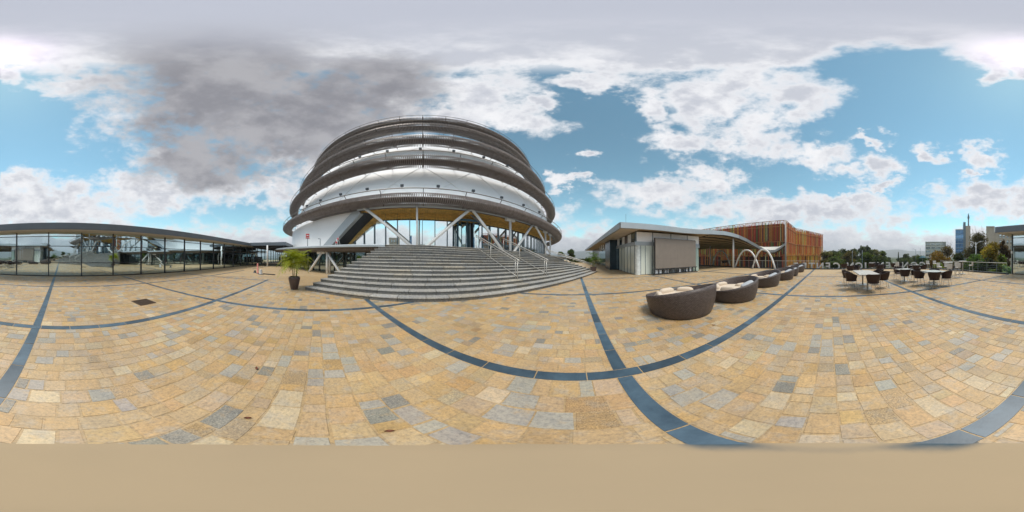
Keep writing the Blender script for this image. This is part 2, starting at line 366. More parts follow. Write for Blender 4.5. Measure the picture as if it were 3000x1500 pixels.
M['bark'] = plain('bark', (.11, .085, .06), .85, 0, .35, 9, .2, bump=.4)
M['stem'] = plain('palm_stem', (.20, .19, .08), .6, 0, .3, 9)
def leaf_mat():
    k = NT('leaf'); k.set(.5, 0, .3); c = k.attr().outputs['Color']; k.base(c)
    tr = k.n('ShaderNodeBsdfTranslucent'); k.l(k.mix(c, (1.5, 1.45, .6), 1., 'MULTIPLY'), tr.inputs['Color']); mx_ = k.n('ShaderNodeMixShader'); mx_.inputs[0].default_value = .45
    k.l(k.b.outputs[0], mx_.inputs[1]); k.l(tr.outputs[0], mx_.inputs[2]); k.l(mx_.outputs[0], k.out.inputs['Surface']); return k.m
M['leaf'] = leaf_mat()
M['slat'] = tinted('slat_paint', .5, .18, 2.5, 0, .3)
M['concrete'] = plain('pale_concrete', (.42, .40, .37), .8, 0, .12, 1.5)
M['tan_wall'] = plain('tan_wall', (.64, .50, .385), .8, 0, .08, .5)
M['cream_wall'] = plain('cream_wall', (.62, .59, .52), .8, 0, .06, .5)
M['blue_glass'] = glass('blue_glass', (.28, .50, .75), fac=.30, body=(.02, .10, .24), rough=.05)
M['red'] = plain('red_paint', (.55, .03, .04), .4)
M['pink'] = plain('faded_red_paint', (.62, .22, .18), .5)
M['grate'] = plain('rusty_grate', (.10, .06, .035), .6, .3, .3, 30)
M['grass'] = plain('ground_cover', (.06, .075, .03), .9, 0, .5, .05, .2)
M['hill'] = plain('hill_bush', (.045, .06, .035), .9, 0, .3, .004, .2)
M['umbrella'] = plain('blue_canvas', (.02, .11, .14), .7)

# ------------------------------------------------------------------ dome frame of reference
DC, DPSI = 52., R(-31.5 - YAW)
CX, CY = DC * math.sin(DPSI), DC * math.cos(DPSI)
AXv = Vector((-CX / DC, -CY / DC)); TRv = Vector((-AXv.y, AXv.x))
if TRv.dot(Vector((math.cos(R(YAW)), math.sin(R(YAW))))) < 0: TRv = -TRv
def DP(r, b, z=0.): return Vector((CX + r * (math.cos(b) * AXv.x + math.sin(b) * TRv.x), CY + r * (math.cos(b) * AXv.y + math.sin(b) * TRv.y), z))
def beta_u(u, r):
    off = (u - 1500) * .12 + 31.5; s_ = DC * math.sin(R(off)); q = DC * math.cos(R(off)) - math.sqrt(max(0, r * r - s_ * s_))
    return math.asin(max(-1, min(1, q * math.sin(R(off)) / r)))
def dome_rb(x, y):
    v = np.array([x - CX, y - CY]); a = v[0] * AXv.x + v[1] * AXv.y; t = v[0] * TRv.x + v[1] * TRv.y
    return np.hypot(a, t), np.arctan2(t, a)
def fz(b): return (1 - .75 * b) if b > 0 else (1 - .35 * b)
ZT = 2.42
def zT(b): return ZT * max(.5, fz(b))

# ------------------------------------------------------------------ ground, hills
PLAZA = [(-75, -40), (6.3, -40), (6.3, -12.25), (12, -12.05), (14.5, -11.6), (16.0, -9.9), (17.1, -8.0), (17.9, -5.2), (18.35, -2.0), (18.45, 2), (18.6, 8), (18.7, 16), (18.7, 70), (-75, 70)]
g = MB(); n_ = 64
rows = []
for i, rr in enumerate((1, 60, 200, 600, 1500, 3000, 5400)):
    rows.append([(rr * math.cos(2 * math.pi * k / n_), rr * math.sin(2 * math.pi * k / n_), -4.6 - (0 if rr < 300 else rr * .01)) for k in range(n_)])
g.grid(rows, True); tag(g.build('ground', M['grass'], smooth=True), kind='structure')
h = MB(); hr = []
for j, (dr, f) in enumerate(((0, 0), (350, .45), (800, .85), (1300, 1), (2600, .9))):
    row = []
    for k in range(181):
        a = 2 * math.pi * k / 180; hh = 70 + 34 * math.sin(a * 3 + 1.1) + 25 * math.sin(a * 7 + .4) + 14 * math.sin(a * 17) + 7 * math.sin(a * 41 + 2)
        rr = 2300 + dr; row.append((rr * math.sin(a), rr * math.cos(a), -60 + (hh + 52) * f))
    hr.append(row)
h.grid(hr); tag(h.build('hills', M['hill'], smooth=True), kind='structure')
pl = MB(); pl.prism(PLAZA, -4.6, -.016); plaza = tag(pl.build('plaza_paving', M['pave_far']), kind='structure')
kb = MB()                                         # dark kerb round the open edge
edge = PLAZA[2:13]
for (a, b) in zip(edge[:-1], edge[1:]):
    kb.bar((a[0], a[1], .02), (b[0], b[1], .02), .22, .16)
tag(kb.build('edge_kerb', M['steel_dark']), kind='structure')

# ------------------------------------------------------------------ paving stones laid in courses
SY = [-8.3, -3.38, 1.76, 6.66, 11.4]; TX = [-10.45, -4.71, .53, 6.18, 12.1]; HW = .088
RMAX = 13.5
def palette(k):
    base = np.array([(.445, .292, .142), (.455, .315, .165), (.43, .305, .172), (.405, .30, .185), (.345, .31, .255), (.48, .375, .235), (.44, .285, .12), (.27, .25, .215)])
    p = np.array([.23, .20, .16, .14, .13, .05, .06, .03]); i = rng.choice(len(base), k, p=p / p.sum())
    c = base[i] * (1 + rng.normal(0, .045, (k, 1))) * (1 + rng.normal(0, .014, (k, 3)))
    sp_ = np.where(rng.random(k) < .06, rng.uniform(.5, 1, k), rng.uniform(0, .18, k)); sp_ = np.where(i >= 7, rng.uniform(.6, 1, k), sp_)
    return np.clip(np.c_[c, sp_], .03, .8)
cells = []
ys = [-13.5] + SY + [15]
xs_ = [-15.] + TX + [18.2]
for y0, y1 in zip(ys[:-1], ys[1:]):
    for x0, x1 in zip(xs_[:-1], xs_[1:]):
        a0, a1, b0, b1 = x0 + HW, x1 - HW, y0 + HW, y1 - HW
        y = b0
        while y < b1 - .02:
            hgt = min(random.choice((.15, .17, .18, .2, .21, .24)), b1 - y)
            if b1 - y - hgt < .08: hgt = b1 - y
            x = a0 - random.random() * .15
            while x < a1:
                L = random.choice((.13, .16, .19, .21, .24, .27, .32)); xa, xb = max(x, a0), min(x + L, a1); x += L
                if xb - xa > .03: cells.append((xa, xb, y, y + hgt))
            y += hgt
cells = np.array(cells); cx, cy = (cells[:, 0] + cells[:, 1]) / 2, (cells[:, 2] + cells[:, 3]) / 2
rr, bb_ = dome_rb(cx, cy); rad = np.hypot(cx, cy)
keep = (rad < RMAX) & ~((rr < 45.8) & (np.abs(bb_) < R(24))) & (rr > 39.4) & (cy > -12.6) & (rad > .45) & ~((cy > 12.3) & (cx > 5))
cells, rad, cx, cy = cells[keep], rad[keep], cx[keep], cy[keep]
area = (cells[:, 1] - cells[:, 0]) * (cells[:, 3] - cells[:, 2]) / (rad ** 2 + 2.56) ** 1.5
area[rad < .62] = 0
order = np.argsort(-area); tint = palette(len(cells))
# the lounge side and the far side are paler in the photograph's stone
def stone_geo(c, t):
    x0, x1, y0, y1 = c; g_ = .003; j = rng.uniform(-.007, .007, 8); zt = rng.uniform(-.0012, .0014); e = .006
    o = [(x0 + g_ + j[0], y0 + g_ + j[1]), (x1 - g_ + j[2], y0 + g_ + j[3]), (x1 - g_ + j[4], y1 - g_ + j[5]), (x0 + g_ + j[6], y1 - g_ + j[7])]
    ins = [(1, 1), (-1, 1), (-1, -1), (1, -1)]; tl = rng.uniform(-.0006, .0006, 4)
    return [(p[0], p[1], -.014) for p in o] + [(p[0] + e * d[0], p[1] + e * d[1], zt + tl[k]) for k, (p, d) in enumerate(zip(o, ins))]
SF = np.array([(4, 5, 6, 7), (0, 1, 5, 4), (1, 2, 6, 5), (2, 3, 7, 6), (3, 0, 4, 7)])
for i in order[:296]:
    V = np.array(stone_geo(cells[i], tint[i])); c0 = V[:4].mean(0); c0[2] = 0
    link_mesh('paving_stone', np_mesh('paving_stone', V - c0, SF, M['stone'], np.tile(tint[i], (8, 1))), plaza, tuple(c0))
rest = order[296:]
V = np.array([stone_geo(cells[i], tint[i]) for i in rest]).reshape(-1, 3); F = (SF[None] + 8 * np.arange(len(rest))[:, None, None]).reshape(-1, 4)
o = link_mesh('paving_stones', np_mesh('paving_stones', V, F, M['stone'], np.repeat(tint[rest], 8, 0)), plaza); o['kind'] = 'stuff'
mo = MB(); ring = [(RMAX * math.cos(t), RMAX * math.sin(t)) for t in np.linspace(0, 2 * math.pi, 96, endpoint=False)]
mo.add([(x, max(y, -12.5), -.0035) for x, y in ring], [tuple(range(96))], (.395, .275, .142, .12)); mo.build('mortar_bed', M['stone'], plaza)
# added disc that stands in for the blurred tripod spot under the camera
pt = MB(); pr = [(.02, .006), (.4, .006), (.62, .0055), (.69, .004), (.73, -.004)]
pt.lathe(pr, n=64); pt.add([(.02 * math.cos(t), .02 * math.sin(t), .006) for t in np.linspace(0, 2 * math.pi, 12, endpoint=False)], [tuple(range(12))])
tag(pt.build('nadir_blur_disc', M['patch'], smooth=True), kind='structure')
# dark stone strips
strips = MB(); slabs = []
def strip_line(axis, c, lo, hi, skip=None):
    p = lo
    while p < hi - 1e-6:
        q = p + random.choice((.56, .6, .62, .64, .68))
        if hi - q < .28: q = hi
        slabs.append((axis, c, p, min(q, hi))); p = q
for c in SY: strip_line('x', c, -48 + .2 * (c % 1), 18.2)
_yb = [-12.2] + [v for c in SY for v in (c - HW, c + HW)] + [26]
for c in TX:
    for lo_, hi_ in zip(_yb[0::2], _yb[1::2]): strip_line('y', c, lo_, hi_)
def slab_geo(s_):
    ax_, c, p, q = s_; g_ = .003; e = .004; z = rng.uniform(.000, .002)
    if ax_ == 'x': r_ = (p + g_, q - g_, c - HW + .002, c + HW - .002)
    else: r_ = (c - HW + .002, c + HW - .002, p + g_, q - g_)
    o_ = [(r_[0], r_[2]), (r_[1], r_[2]), (r_[1], r_[3]), (r_[0], r_[3])]
    return [(a, b, -.018) for a, b in o_] + [(a + e * d[0], b + e * d[1], z) for (a, b), d in zip(o_, ((1, 1), (-1, 1), (-1, -1), (1, -1)))]
SX_ = []
for s_ in slabs:
    mid = (s_[2] + s_[3]) / 2; x, y = (mid, s_[1]) if s_[0] == 'x' else (s_[1], mid)
    r_, b_ = dome_rb(x, y)
    if r_ < 39.4 or (r_ < 46.35 and abs(b_) < R(24)): continue
    if y > 12.4 and x > 5: continue
    d_ = math.hypot(x, y)
    SX_.append((d_, s_))
SX_.sort(key=lambda t: t[0])
border = tag(empty('dark_stone_strips'), kind='structure')
sv = []; st = []
for i, (d_, s_) in enumerate(SX_):
    V = np.array(slab_geo(s_)); k_ = rng.uniform(.65, 1.45); t_ = np.array([.046 * k_, .078 * k_, .106 * k_, 1])
    if i < 290:
        c0 = V.mean(0); c0[2] = 0
        link_mesh('slab', np_mesh('slab', V - c0, SF, M['slate'], np.tile(t_, (8, 1))), border, tuple(c0))
    else: sv.append(V); st.append(np.tile(t_, (8, 1)))
if sv:
    o = link_mesh('slabs', np_mesh('slabs', np.concatenate(sv), (SF[None] + 8 * np.arange(len(sv))[:, None, None]).reshape(-1, 4), M['slate'], np.concatenate(st)), border); o['kind'] = 'stuff'
# drain grate in the paving
gr = thing('drain_grate', 'square rusty brown drain grate set flush in the tan paving', 'drain grate', (-2.66, -4.83, 0), R(4))
m = MB(); s2 = .30
for a, b in (((-s2, -s2), (s2, -s2)), ((s2, -s2), (s2, s2)), ((s2, s2), (-s2, s2)), ((-s2, s2), (-s2, -s2))): m.bar((*a, .006), (*b, .006), .03, .012)
m.build('frame', M['grate'], gr)
for k in range(11): MB().bar((-s2, -s2 + .05 * (k + 1), .007), (s2, -s2 + .05 * (k + 1), .007), .022, .01).build('bar', M['grate'], gr)
MB().box((0, 0, .0045), (.58, .58, .001)).build('pit', M['dark'], gr)

# ------------------------------------------------------------------ the dome
dome = thing('dome_building', 'huge white domed hall ringed by dark bronze louvred bands above the stone stairs', 'convention hall', (CX, CY, 0))
O = (CX, CY, 0)
def wall_r(z): return math.sqrt(max(1., 37.6 ** 2 - (z + 1.2) ** 2))
zs = [6.35, 8.2, 10.2, 12.4, 14.6, 16.8, 19.2, 21.6, 24, 26.6, 29, 31.5, 33.6, 35.2, 36.2]
m = MB(O); NB = 72
for i, z in enumerate(zs[:-1]):
    z2 = zs[i + 1]
    for k in range(NB):
        o1 = .5 * (i % 2); o2 = .5 * ((i + 1) % 2); da = 2 * math.pi / NB
        a, b = DP(wall_r(z), (k + o1) * da, z), DP(wall_r(z), (k + 1 + o1) * da, z)
        c, d_ = DP(wall_r(z2), (k + o2 + (0 if o1 == .5 else 0)) * da, z2), DP(wall_r(z2), (k + 1 + o2) * da, z2)
        if o1 == 0: m.add([a, b, c, DP(wall_r(z2), (k - 1 + o2) * da, z2)], [(0, 1, 2), (0, 2, 3)])
        else: m.add([a, b, c, d_], [(0, 1, 3), (0, 3, 2)])
m.build('upper_wall', M['membrane'], dome)
sm = MB(O)                                                   # thin diagonal seams of the membrane panels
for za, zb2 in ((7.0, 12.0), (12.3, 16.9)):
    for k in range(-9, 10):
        for sg in (-1, 1):
            b0 = R(9 * k); b1 = b0 + sg * R(9); q = [DP(wall_r(za + (zb2 - za) * t) + .02, b0 + (b1 - b0) * t, za + (zb2 - za) * t) for t in np.linspace(0, 1, 7)]
            sm.tube(q, .03, 4, False)
sm.build('seams', M['membrane'], dome)['kind'] = 'stuff'

bl_b, bl_t = R(-17.4), R(-9.4)
m = MB(O); rows = []
for t in np.linspace(0, 1, 9):
    z = 1.2 + t * 5.3; be = bl_b + (bl_t - bl_b) * min(1, max(0, (z - 2.6) / 3.8))
    rows.append([DP(37.35 - .1 * t, R(-120) + (be - R(-120)) * q, z) for q in np.linspace(0, 1, 40)])
m.grid(rows); m.build('lower_wall', M['membrane'], dome, True)
m = MB(O)                                                     # reveal of the slanted opening
p0, p1 = DP(37.4, bl_b, 2.5), DP(37.3, bl_t, 6.4)
m.bar(DP(37.25, bl_b - .004, 2.4), DP(37.15, bl_t - .004, 6.4), .55, .9); m.build('slanted_beam', M['fascia_light'], dome)
m = MB(O); m.add([DP(37.1, bl_b + .012, 2.4), DP(37.0, bl_t + .012, 6.4), DP(35.4, bl_t + .05, 6.4), DP(35.4, bl_b + .05, 2.4)], [(0, 1, 2, 3)]); m.build('opening_reveal', M['steel_dark'], dome)
bg0, bg1 = beta_u(1012, 35.5), beta_u(1102, 35.5); bo0, bo1 = beta_u(978, 35.6), beta_u(1058, 35.6); ZG = 5.25
def z_glass(b): return min(ZG - 1.0 * max(b, bg1) + bg1, 2.45 + (b - bg0) / (bg1 - bg0) * (ZG - 2.45))
def z_outer(b): return 2.3 + (b - bo0) / (bo1 - bo0) * 4.0
m = MB(O)                                                     # amber slats lining the opening, following its slant
for b in np.arange(bo0, bl_t + .05, .15 / 36):
    z1 = min(6.1 - b, z_outer(b)); z0 = max(2.1, z_glass(b) - .05)
    if z1 > z0 + .1: m.bar(DP(35.72, b, z0), DP(35.76, b, z1), .075, .07)
m.build('reveal_slats', M['amber'], dome)['kind'] = 'stuff'
# rings of louvre fins
RINGS = [(38.3, 6.65, 1.03, .54, -1.17), (36.9, 11.65, 1.03, .65, -.43), (34.7, 16.6, 1.03, .77, -.05), (32.0, 21.9, 1.03, .68, -.1), (31.2, 24.45, 1.03, .54, .1)]
BM = 1.45
for Rc, zc, a, b, kz in RINGS:
    nf = int(2 * BM * Rc / .175); bet = np.linspace(-BM, BM, nf)
    NS = 14; ang = np.linspace(R(-200), R(110), NS)          # open at the wall side, inner top
    prof = np.stack([np.r_[np.cos(ang) * a, (np.cos(ang) * (a - .15))[::-1]], np.r_[np.sin(ang) * b, (np.sin(ang) * (b - .13))[::-1]]], 1)
    P2 = 2 * NS; th = .028
    ca, sa = np.cos(bet)[:, None], np.sin(bet)[:, None]
    rad_ = Rc + prof[None, :, 0]; zz = zc + kz * bet[:, None] + prof[None, :, 1]
    bx = AXv.x * ca + TRv.x * sa; by = AXv.y * ca + TRv.y * sa; tx = -AXv.x * sa + TRv.x * ca; ty = -AXv.y * sa + TRv.y * ca
    A_ = np.stack([rad_ * bx - th * tx, rad_ * by - th * ty, zz], 2); B_ = np.stack([rad_ * bx + th * tx, rad_ * by + th * ty, zz], 2)
    V = np.concatenate([A_, B_], 1)                          # nf, 2*P2, 3
    fl = []
    for k in range(NS - 1):
        fl += [(k, k + 1, P2 - 2 - k, P2 - 1 - k), (P2 + k + 1, P2 + k, 2 * P2 - 1 - k, 2 * P2 - 2 - k), (k, P2 + k, P2 + k + 1, k + 1)]
    F = (np.array(fl)[None] + (2 * P2) * np.arange(nf)[:, None, None]).reshape(-1, 4)
    ringo = MB(O); rows = []
    NBt = 120
    for bt in np.linspace(-BM, BM, NBt): rows.append([DP(Rc - .12 + .55 * math.cos(t), bt, zc + kz * bt + b * .46 * math.sin(t)) for t in np.linspace(0, 2 * math.pi, 10, endpoint=False)])
    ringo.grid(rows, True); ro = ringo.build('louvre_gap_core', M['core'], dome, True)  # core tube added so the gaps between the fins look dark
    f = link_mesh('louvre_fins', np_mesh('louvre_fins', V.reshape(-1, 3), F, M['fin']), ro); f['kind'] = 'stuff'
    r1 = MB(O); r1.tube([DP(Rc + .92, bt, zc + kz * bt + b + .16) for bt in np.linspace(-BM, BM, NBt)], .04, 6)
    r1.tube([DP(Rc + .15, bt, zc + kz * bt + b + .02) for bt in np.linspace(-BM, BM, NBt)], .05, 5)
    r1.build('top_rail', M['rail'], ro, True)
    br = MB(O)
    for bt in np.arange(-BM, BM, R(5.2)):
        z = zc + kz * bt
        br.bar(DP(Rc + .9, bt, z + b + .15), DP(Rc + .55, bt, z + b * .6), .05)
        br.bar(DP(Rc + .3, bt, z - b * .2), DP(wall_r(max(6.4, z)) - .1, bt, z + .05), .06, .08)
        br.bar(DP(Rc - .1, bt, z - b * 1.03), DP(Rc + .75, bt, z + b * .62), .10, .06)
    br.build('brackets', M['core'], ro)['kind'] = 'stuff'
def floodlight(u, ri):
    Rc, zc, a, b, kz = RINGS[ri]; bt = beta_u(u, Rc + .9); z = zc + kz * bt + b + .16
    fl_ = MB(O); p = DP(Rc + .92, bt, z); fl_.bar(p, p + Vector((0, 0, .14)), .03)
    fl_.box(tuple(p + Vector((0, 0, .24))), (.16, .26, .2), math.atan2(-AXv.y, -AXv.x) + bt * 0)
    fl_.build('floodlight', M['steel_dark'], dome)
for u in (899, 939, 998, 1076, 1178, 1284, 1387, 1470, 1534, 1580): floodlight(u, 0)
for u in (1054, 1135, 1232, 1330, 1418, 1488): floodlight(u, 1)
# upper terrace slab and its ledge
m = MB(O); B0, B1 = R(-75), R(62)
bts = np.linspace(B0, B1, 90)
m.grid([[DP(33., b, zT(b) - .01) for b in bts], [DP(40.75 if True else 0, b, zT(b) - .01) for b in bts]])
m.build('terrace_floor', M['concrete'], dome)
m = MB(O)
for lo, hi in ((B0, R(-3.6)), (R(18.6), B1)):
    bts = np.linspace(lo, hi, 50)
    m.grid([[DP(r_, b, zT(b) + z) for b in bts] for r_, z in ((40.6, .03), (41.0, .03), (41.05, -.02), (41.05, -.16), (40.9, -.2))])
m.build('terrace_edge', M['fascia_light'], dome)
m = MB(O)
bts = np.linspace(B0, R(-3.4), 50); m.grid([[DP(r_, b, zT(b) + z) for b in bts] for r_, z in ((40.85, -.2), (40.8, -.42), (40.2, -.52), (38.2, -.55))])
m.build('terrace_soffit', M['core'], dome)
m = MB(O)
for b in np.arange(B0, R(-3.4), .1 / 41 * 1.8): m.bar(DP(40.95, b, zT(b) - .2), DP(40.7, b, zT(b) - .46), .035, .05)
m.build('edge_fins', M['fin'], dome)['kind'] = 'stuff'
# facade glazing on the terrace: panes between mullions
pitch = R(2.06); k0 = math.floor(R(-21) / pitch)
def soff_z(b): return 6.15 - 1.0 * b
for k in range(k0, 22):
    b = k * pitch; zb = zT(b) - .3; zt_ = min(soff_z(b) - .35, z_glass(b + pitch / 2) + .35)
    if zt_ < zb + .3: continue
    mm = MB(O); mm.bar(DP(35.62, b, zb), DP(35.62, b, soff_z(b) - .05 if b > bl_t else zt_), .06, .12, up=(AXv.x, AXv.y, 0)); mm.build('mullion', M['mullion'], dome)
    if R(8.4) < b + pitch / 2 < R(10.6): continue             # the entrance stands here
    j = rng.uniform(-.0025, .0025, 2)
    pn = MB(O); e = .0007; zt2 = zt_ - .1
    if bl_t - pitch < b < bl_t + .06: pass
    r2 = 35.5
    pn.grid([[DP(r2 + j[0], b + e, zb), DP(r2 + j[1], b + pitch - e, zb)], [DP(r2 + .02 - j[0], b + e, zt2), DP(r2 + .02 - j[1], b + pitch - e, zt2)]])
    pn.build('pane', M['facade'], dome)
m = MB(O); bts = np.linspace(R(-22), R(48), 60)
m.grid([[DP(35.55, b, soff_z(b) - .62) for b in bts], [DP(35.6, b, soff_z(b) - .05) for b in bts], [DP(37.1, b, soff_z(b) + .03) for b in bts]]); m.build('soffit', M['amber'], dome)
m = MB(O); m.grid([[DP(37.1, b, soff_z(b) + .03) for b in bts], [DP(37.9, b, soff_z(b) + .06) for b in bts]]); m.build('soffit_edge', M['core'], dome)
m = MB(O)
for b in np.arange(bl_t - .01, R(44), .16 / 36):
    m.bar(DP(35.75, b, soff_z(b) - .75), DP(35.78, b, soff_z(b) - .12), .075, .07); m.bar(DP(35.8, b, soff_z(b) - .12), DP(37.05, b, soff_z(b) - .04), .075, .07)
m.build('amber_slats', M['amber'], dome)['kind'] = 'stuff'
m = MB(O); bts = np.linspace(bl_t, R(46), 50)
m.grid([[DP(37.9, b, soff_z(b) - .1) for b in bts], [DP(38.0, b, soff_z(b) + .22) for b in bts]]); m.tube([DP(37.7, b, soff_z(b) + .02) for b in bts], .09, 6)
m.build('ring_beam', M['fascia_light'], dome)
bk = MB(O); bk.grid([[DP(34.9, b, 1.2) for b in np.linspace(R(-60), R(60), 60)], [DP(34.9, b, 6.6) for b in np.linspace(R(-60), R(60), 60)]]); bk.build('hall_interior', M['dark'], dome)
# slanting white columns between terrace and ring
RCOL = 38.0
def colm(u0, z0, u1, z1, w=.28, name='slanted_column', mat='white', r0=RCOL, r1=RCOL):
    b0, b1 = beta_u(u0, r0), beta_u(u1, r1); c_ = MB(O); c_.tube([DP(r0, b0, z0), DP(r1, b1, z1)], w / 2, 10); return c_.build(name, M[mat], dome, True)
ztop = lambda u: RINGS[0][1] + RINGS[0][4] * beta_u(u, RCOL) - .42
zbot = lambda u: zT(beta_u(u, RCOL)) - .05
colm(1214, zbot(1214) - .1, 1066, ztop(1066)); colm(1242, zbot(1242) - .1, 1379, ztop(1379))
colm(1480, zbot(1480) - .1, 1383, ztop(1383)); colm(1502, zbot(1502), 1563, ztop(1563) + .1); colm(1618, zbot(1618), 1567, ztop(1567) + .1)
colm(1222, zbot(1222), 1222, ztop(1222), .17, 'column')
for u, w in ((1495, .3), (1598, .3), (1612, .25)):
    colm(u, zbot(u), u, ztop(u) - .25, w, 'column', r0=37.6, r1=37.6)
    b = beta_u(u, 37.6); c_ = MB(O); c_.bar(DP(37.6, b - .017, ztop(u) - .18), DP(37.6, b + .017, ztop(u) - .18), .35, .35); c_.build('column_head', M['white'], dome)
colm(1505, zbot(1505) - .2, 1375, ztop(1375), .2, 'inner_brace', 'mullion', 36.6, 36.6)
colm(1510, zbot(1510) - .1, 1552, ztop(1552), .2, 'inner_brace', 'mullion', 36.6, 36.6)
# entrance: a glazed porch with open leaves
be0, be1 = beta_u(1341, 36.3), beta_u(1411, 36.3)
zf = zT(be0) - .02; zh = 5.3
ent = MB(O)
for b in (be0, be1): ent.bar(DP(36.4, b, zf), DP(36.4, b, zh), .10, .10)
ent.bar(DP(36.4, be0, zh + .08), DP(36.4, be1, zh + .08), .12, .22); ent.bar(DP(36.4, be0, zh + .12), DP(35.5, be0, zh + .12), .1, .1); ent.bar(DP(36.4, be1, zh + .12), DP(35.5, be1, zh + .12), .1, .1)
eo = ent.build('entrance_porch', plain('blue_steel', (.05, .12, .17), .35, .3), dome)
w_ = be1 - be0
for fr, dr in ((.0, -.35), (.36, .55), (.62, .5), (1.0, .45)):
    b = be0 + w_ * fr; lf = MB(O); p = DP(36.38, b, zf); q = DP(36.38 - abs(dr) * 1.6, b + w_ * .22 * (1 if fr < .9 else -1), zf)
    lf.add([p, q, q + Vector((0, 0, zh - zf - .1)), p + Vector((0, 0, zh - zf - .1))], [(0, 1, 2, 3)]); lf.build('door_leaf', M['facade'], eo)
    fm = MB(O); up = Vector((0, 0, zh - zf - .1))
    for e0, e1 in ((p, p + up), (q, q + up), (p + up, q + up)): fm.bar(e0, e1, .07, .07)
    fm.build('door_frame', plain('blue_steel', (.05, .12, .17), .35, .3) if fr == 0 else bpy.data.materials['blue_steel'], eo)
rm = MB(O); rm.bar(DP(34.95, be0 + w_ * .62, zf), DP(34.95, be0 + w_ * .62, zf + 2.2), .6, .1); rm.build('hall_panel', M['cladding'], eo)
# lower storey: dark glass, slanting columns
for k in range(-32, -1):
    b = k * R(1.9); e = .0006
    if b < R(-58): continue
    j = rng.uniform(-.003, .003, 2)
    pn = MB(O); pn.grid([[DP(38.3 + j[0], b + e, 0), DP(38.3 + j[1], b + R(1.9) - e, 0)], [DP(38.3 - j[0], b + e, 2.2), DP(38.3 - j[1], b + R(1.9) - e, 2.2)]]); pn.build('lower_pane', M['lower_glass'], dome)
    mm = MB(O); mm.bar(DP(38.36, b, 0), DP(38.36, b, 2.2), .05, .1); mm.build('lower_mullion', M['steel_dark'], dome)
for u0, u1, w in ((905, 945, .24), (1003, 955, .24)):
    b0, b1 = beta_u(u0, 40.2), beta_u(u1, 40.2); c_ = MB(O); c_.tube([DP(40.2, b0, -.05), DP(40.2, b1, 2.15)], w / 2, 10); c_.build('slanted_column', M['white'], dome, True)
for u, r_ in ((958, 40.2), (966, 39.6)):
    b = beta_u(u, r_); c_ = MB(O); c_.tube([DP(r_, b, 0), DP(r_, b, 2.15)], .11, 10); c_.build('column', M['white'], dome, True)
b = beta_u(940, 40.1); c_ = MB(O); c_.bar(DP(40.1, b - .012, 2.0), DP(40.1, b + .014, 2.0), .25, .22); c_.build('column_head', M['white'], dome)

# ------------------------------------------------------------------ stairs
NST = 15; RB, RT = 46.4, 40.8; tread = (RB - RT) / (NST - 1)
bLb, bRb = beta_u(891, 46.4), R(18.2)
pL0 = Vector((-7.76, -.66)); pL1 = Vector((-10.85, 4.55))
def rb(p):
    r_, b_ = dome_rb(p.x, p.y); return float(r_), float(b_)
(rL0, bL0), (rL1, bL1) = rb(pL0), rb(pL1)
def bleft(r_): return bL0 + (bL1 - bL0) * (rL0 - r_) / (rL0 - rL1)
stair = thing('stone_staircase', 'broad curved flight of grey granite steps rising to the domed hall', 'staircase', tuple(DP(RB, 0, 0)))
SO = tuple(DP(RB, 0, 0))
for i in range(NST):
    r0 = RB - tread * i; r1 = max(r0 - tread - .06, RT - .6); m = MB(SO)
    L, Rr = bleft(r0), bRb + R(.3) - R(.02) * i
    b = L; first = True
    while b < Rr - 1e-4:
        b2 = min(Rr, b + random.uniform(.7, 1.5) / r0); k_ = random.uniform(.88, 1.14); w = random.random()
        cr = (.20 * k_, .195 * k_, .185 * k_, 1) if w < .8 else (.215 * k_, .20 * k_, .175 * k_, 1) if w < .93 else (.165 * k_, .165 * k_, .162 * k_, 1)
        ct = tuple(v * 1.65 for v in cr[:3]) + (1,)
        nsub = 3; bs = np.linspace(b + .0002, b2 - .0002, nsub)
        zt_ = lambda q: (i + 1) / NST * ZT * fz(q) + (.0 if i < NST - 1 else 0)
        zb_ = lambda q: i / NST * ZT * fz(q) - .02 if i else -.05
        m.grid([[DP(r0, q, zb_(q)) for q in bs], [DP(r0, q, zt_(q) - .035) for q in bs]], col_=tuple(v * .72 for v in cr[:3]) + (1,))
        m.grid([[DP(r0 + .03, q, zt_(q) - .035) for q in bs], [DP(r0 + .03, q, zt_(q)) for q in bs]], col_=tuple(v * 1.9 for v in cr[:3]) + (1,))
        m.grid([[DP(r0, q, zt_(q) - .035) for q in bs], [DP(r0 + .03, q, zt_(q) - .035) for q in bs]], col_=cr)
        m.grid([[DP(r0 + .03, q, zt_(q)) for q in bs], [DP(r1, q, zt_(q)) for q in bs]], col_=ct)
        b = b2
    for q in (L, Rr):
        m.add([DP(r0, q, -.05), DP(r0, q, (i + 1) / NST * ZT * fz(q)), DP(r1, q, (i + 1) / NST * ZT * fz(q)), DP(r1, q, -.05)], [(0, 1, 2, 3)], (.16, .165, .17, 1))
    m.build('step', M['granite'], stair)
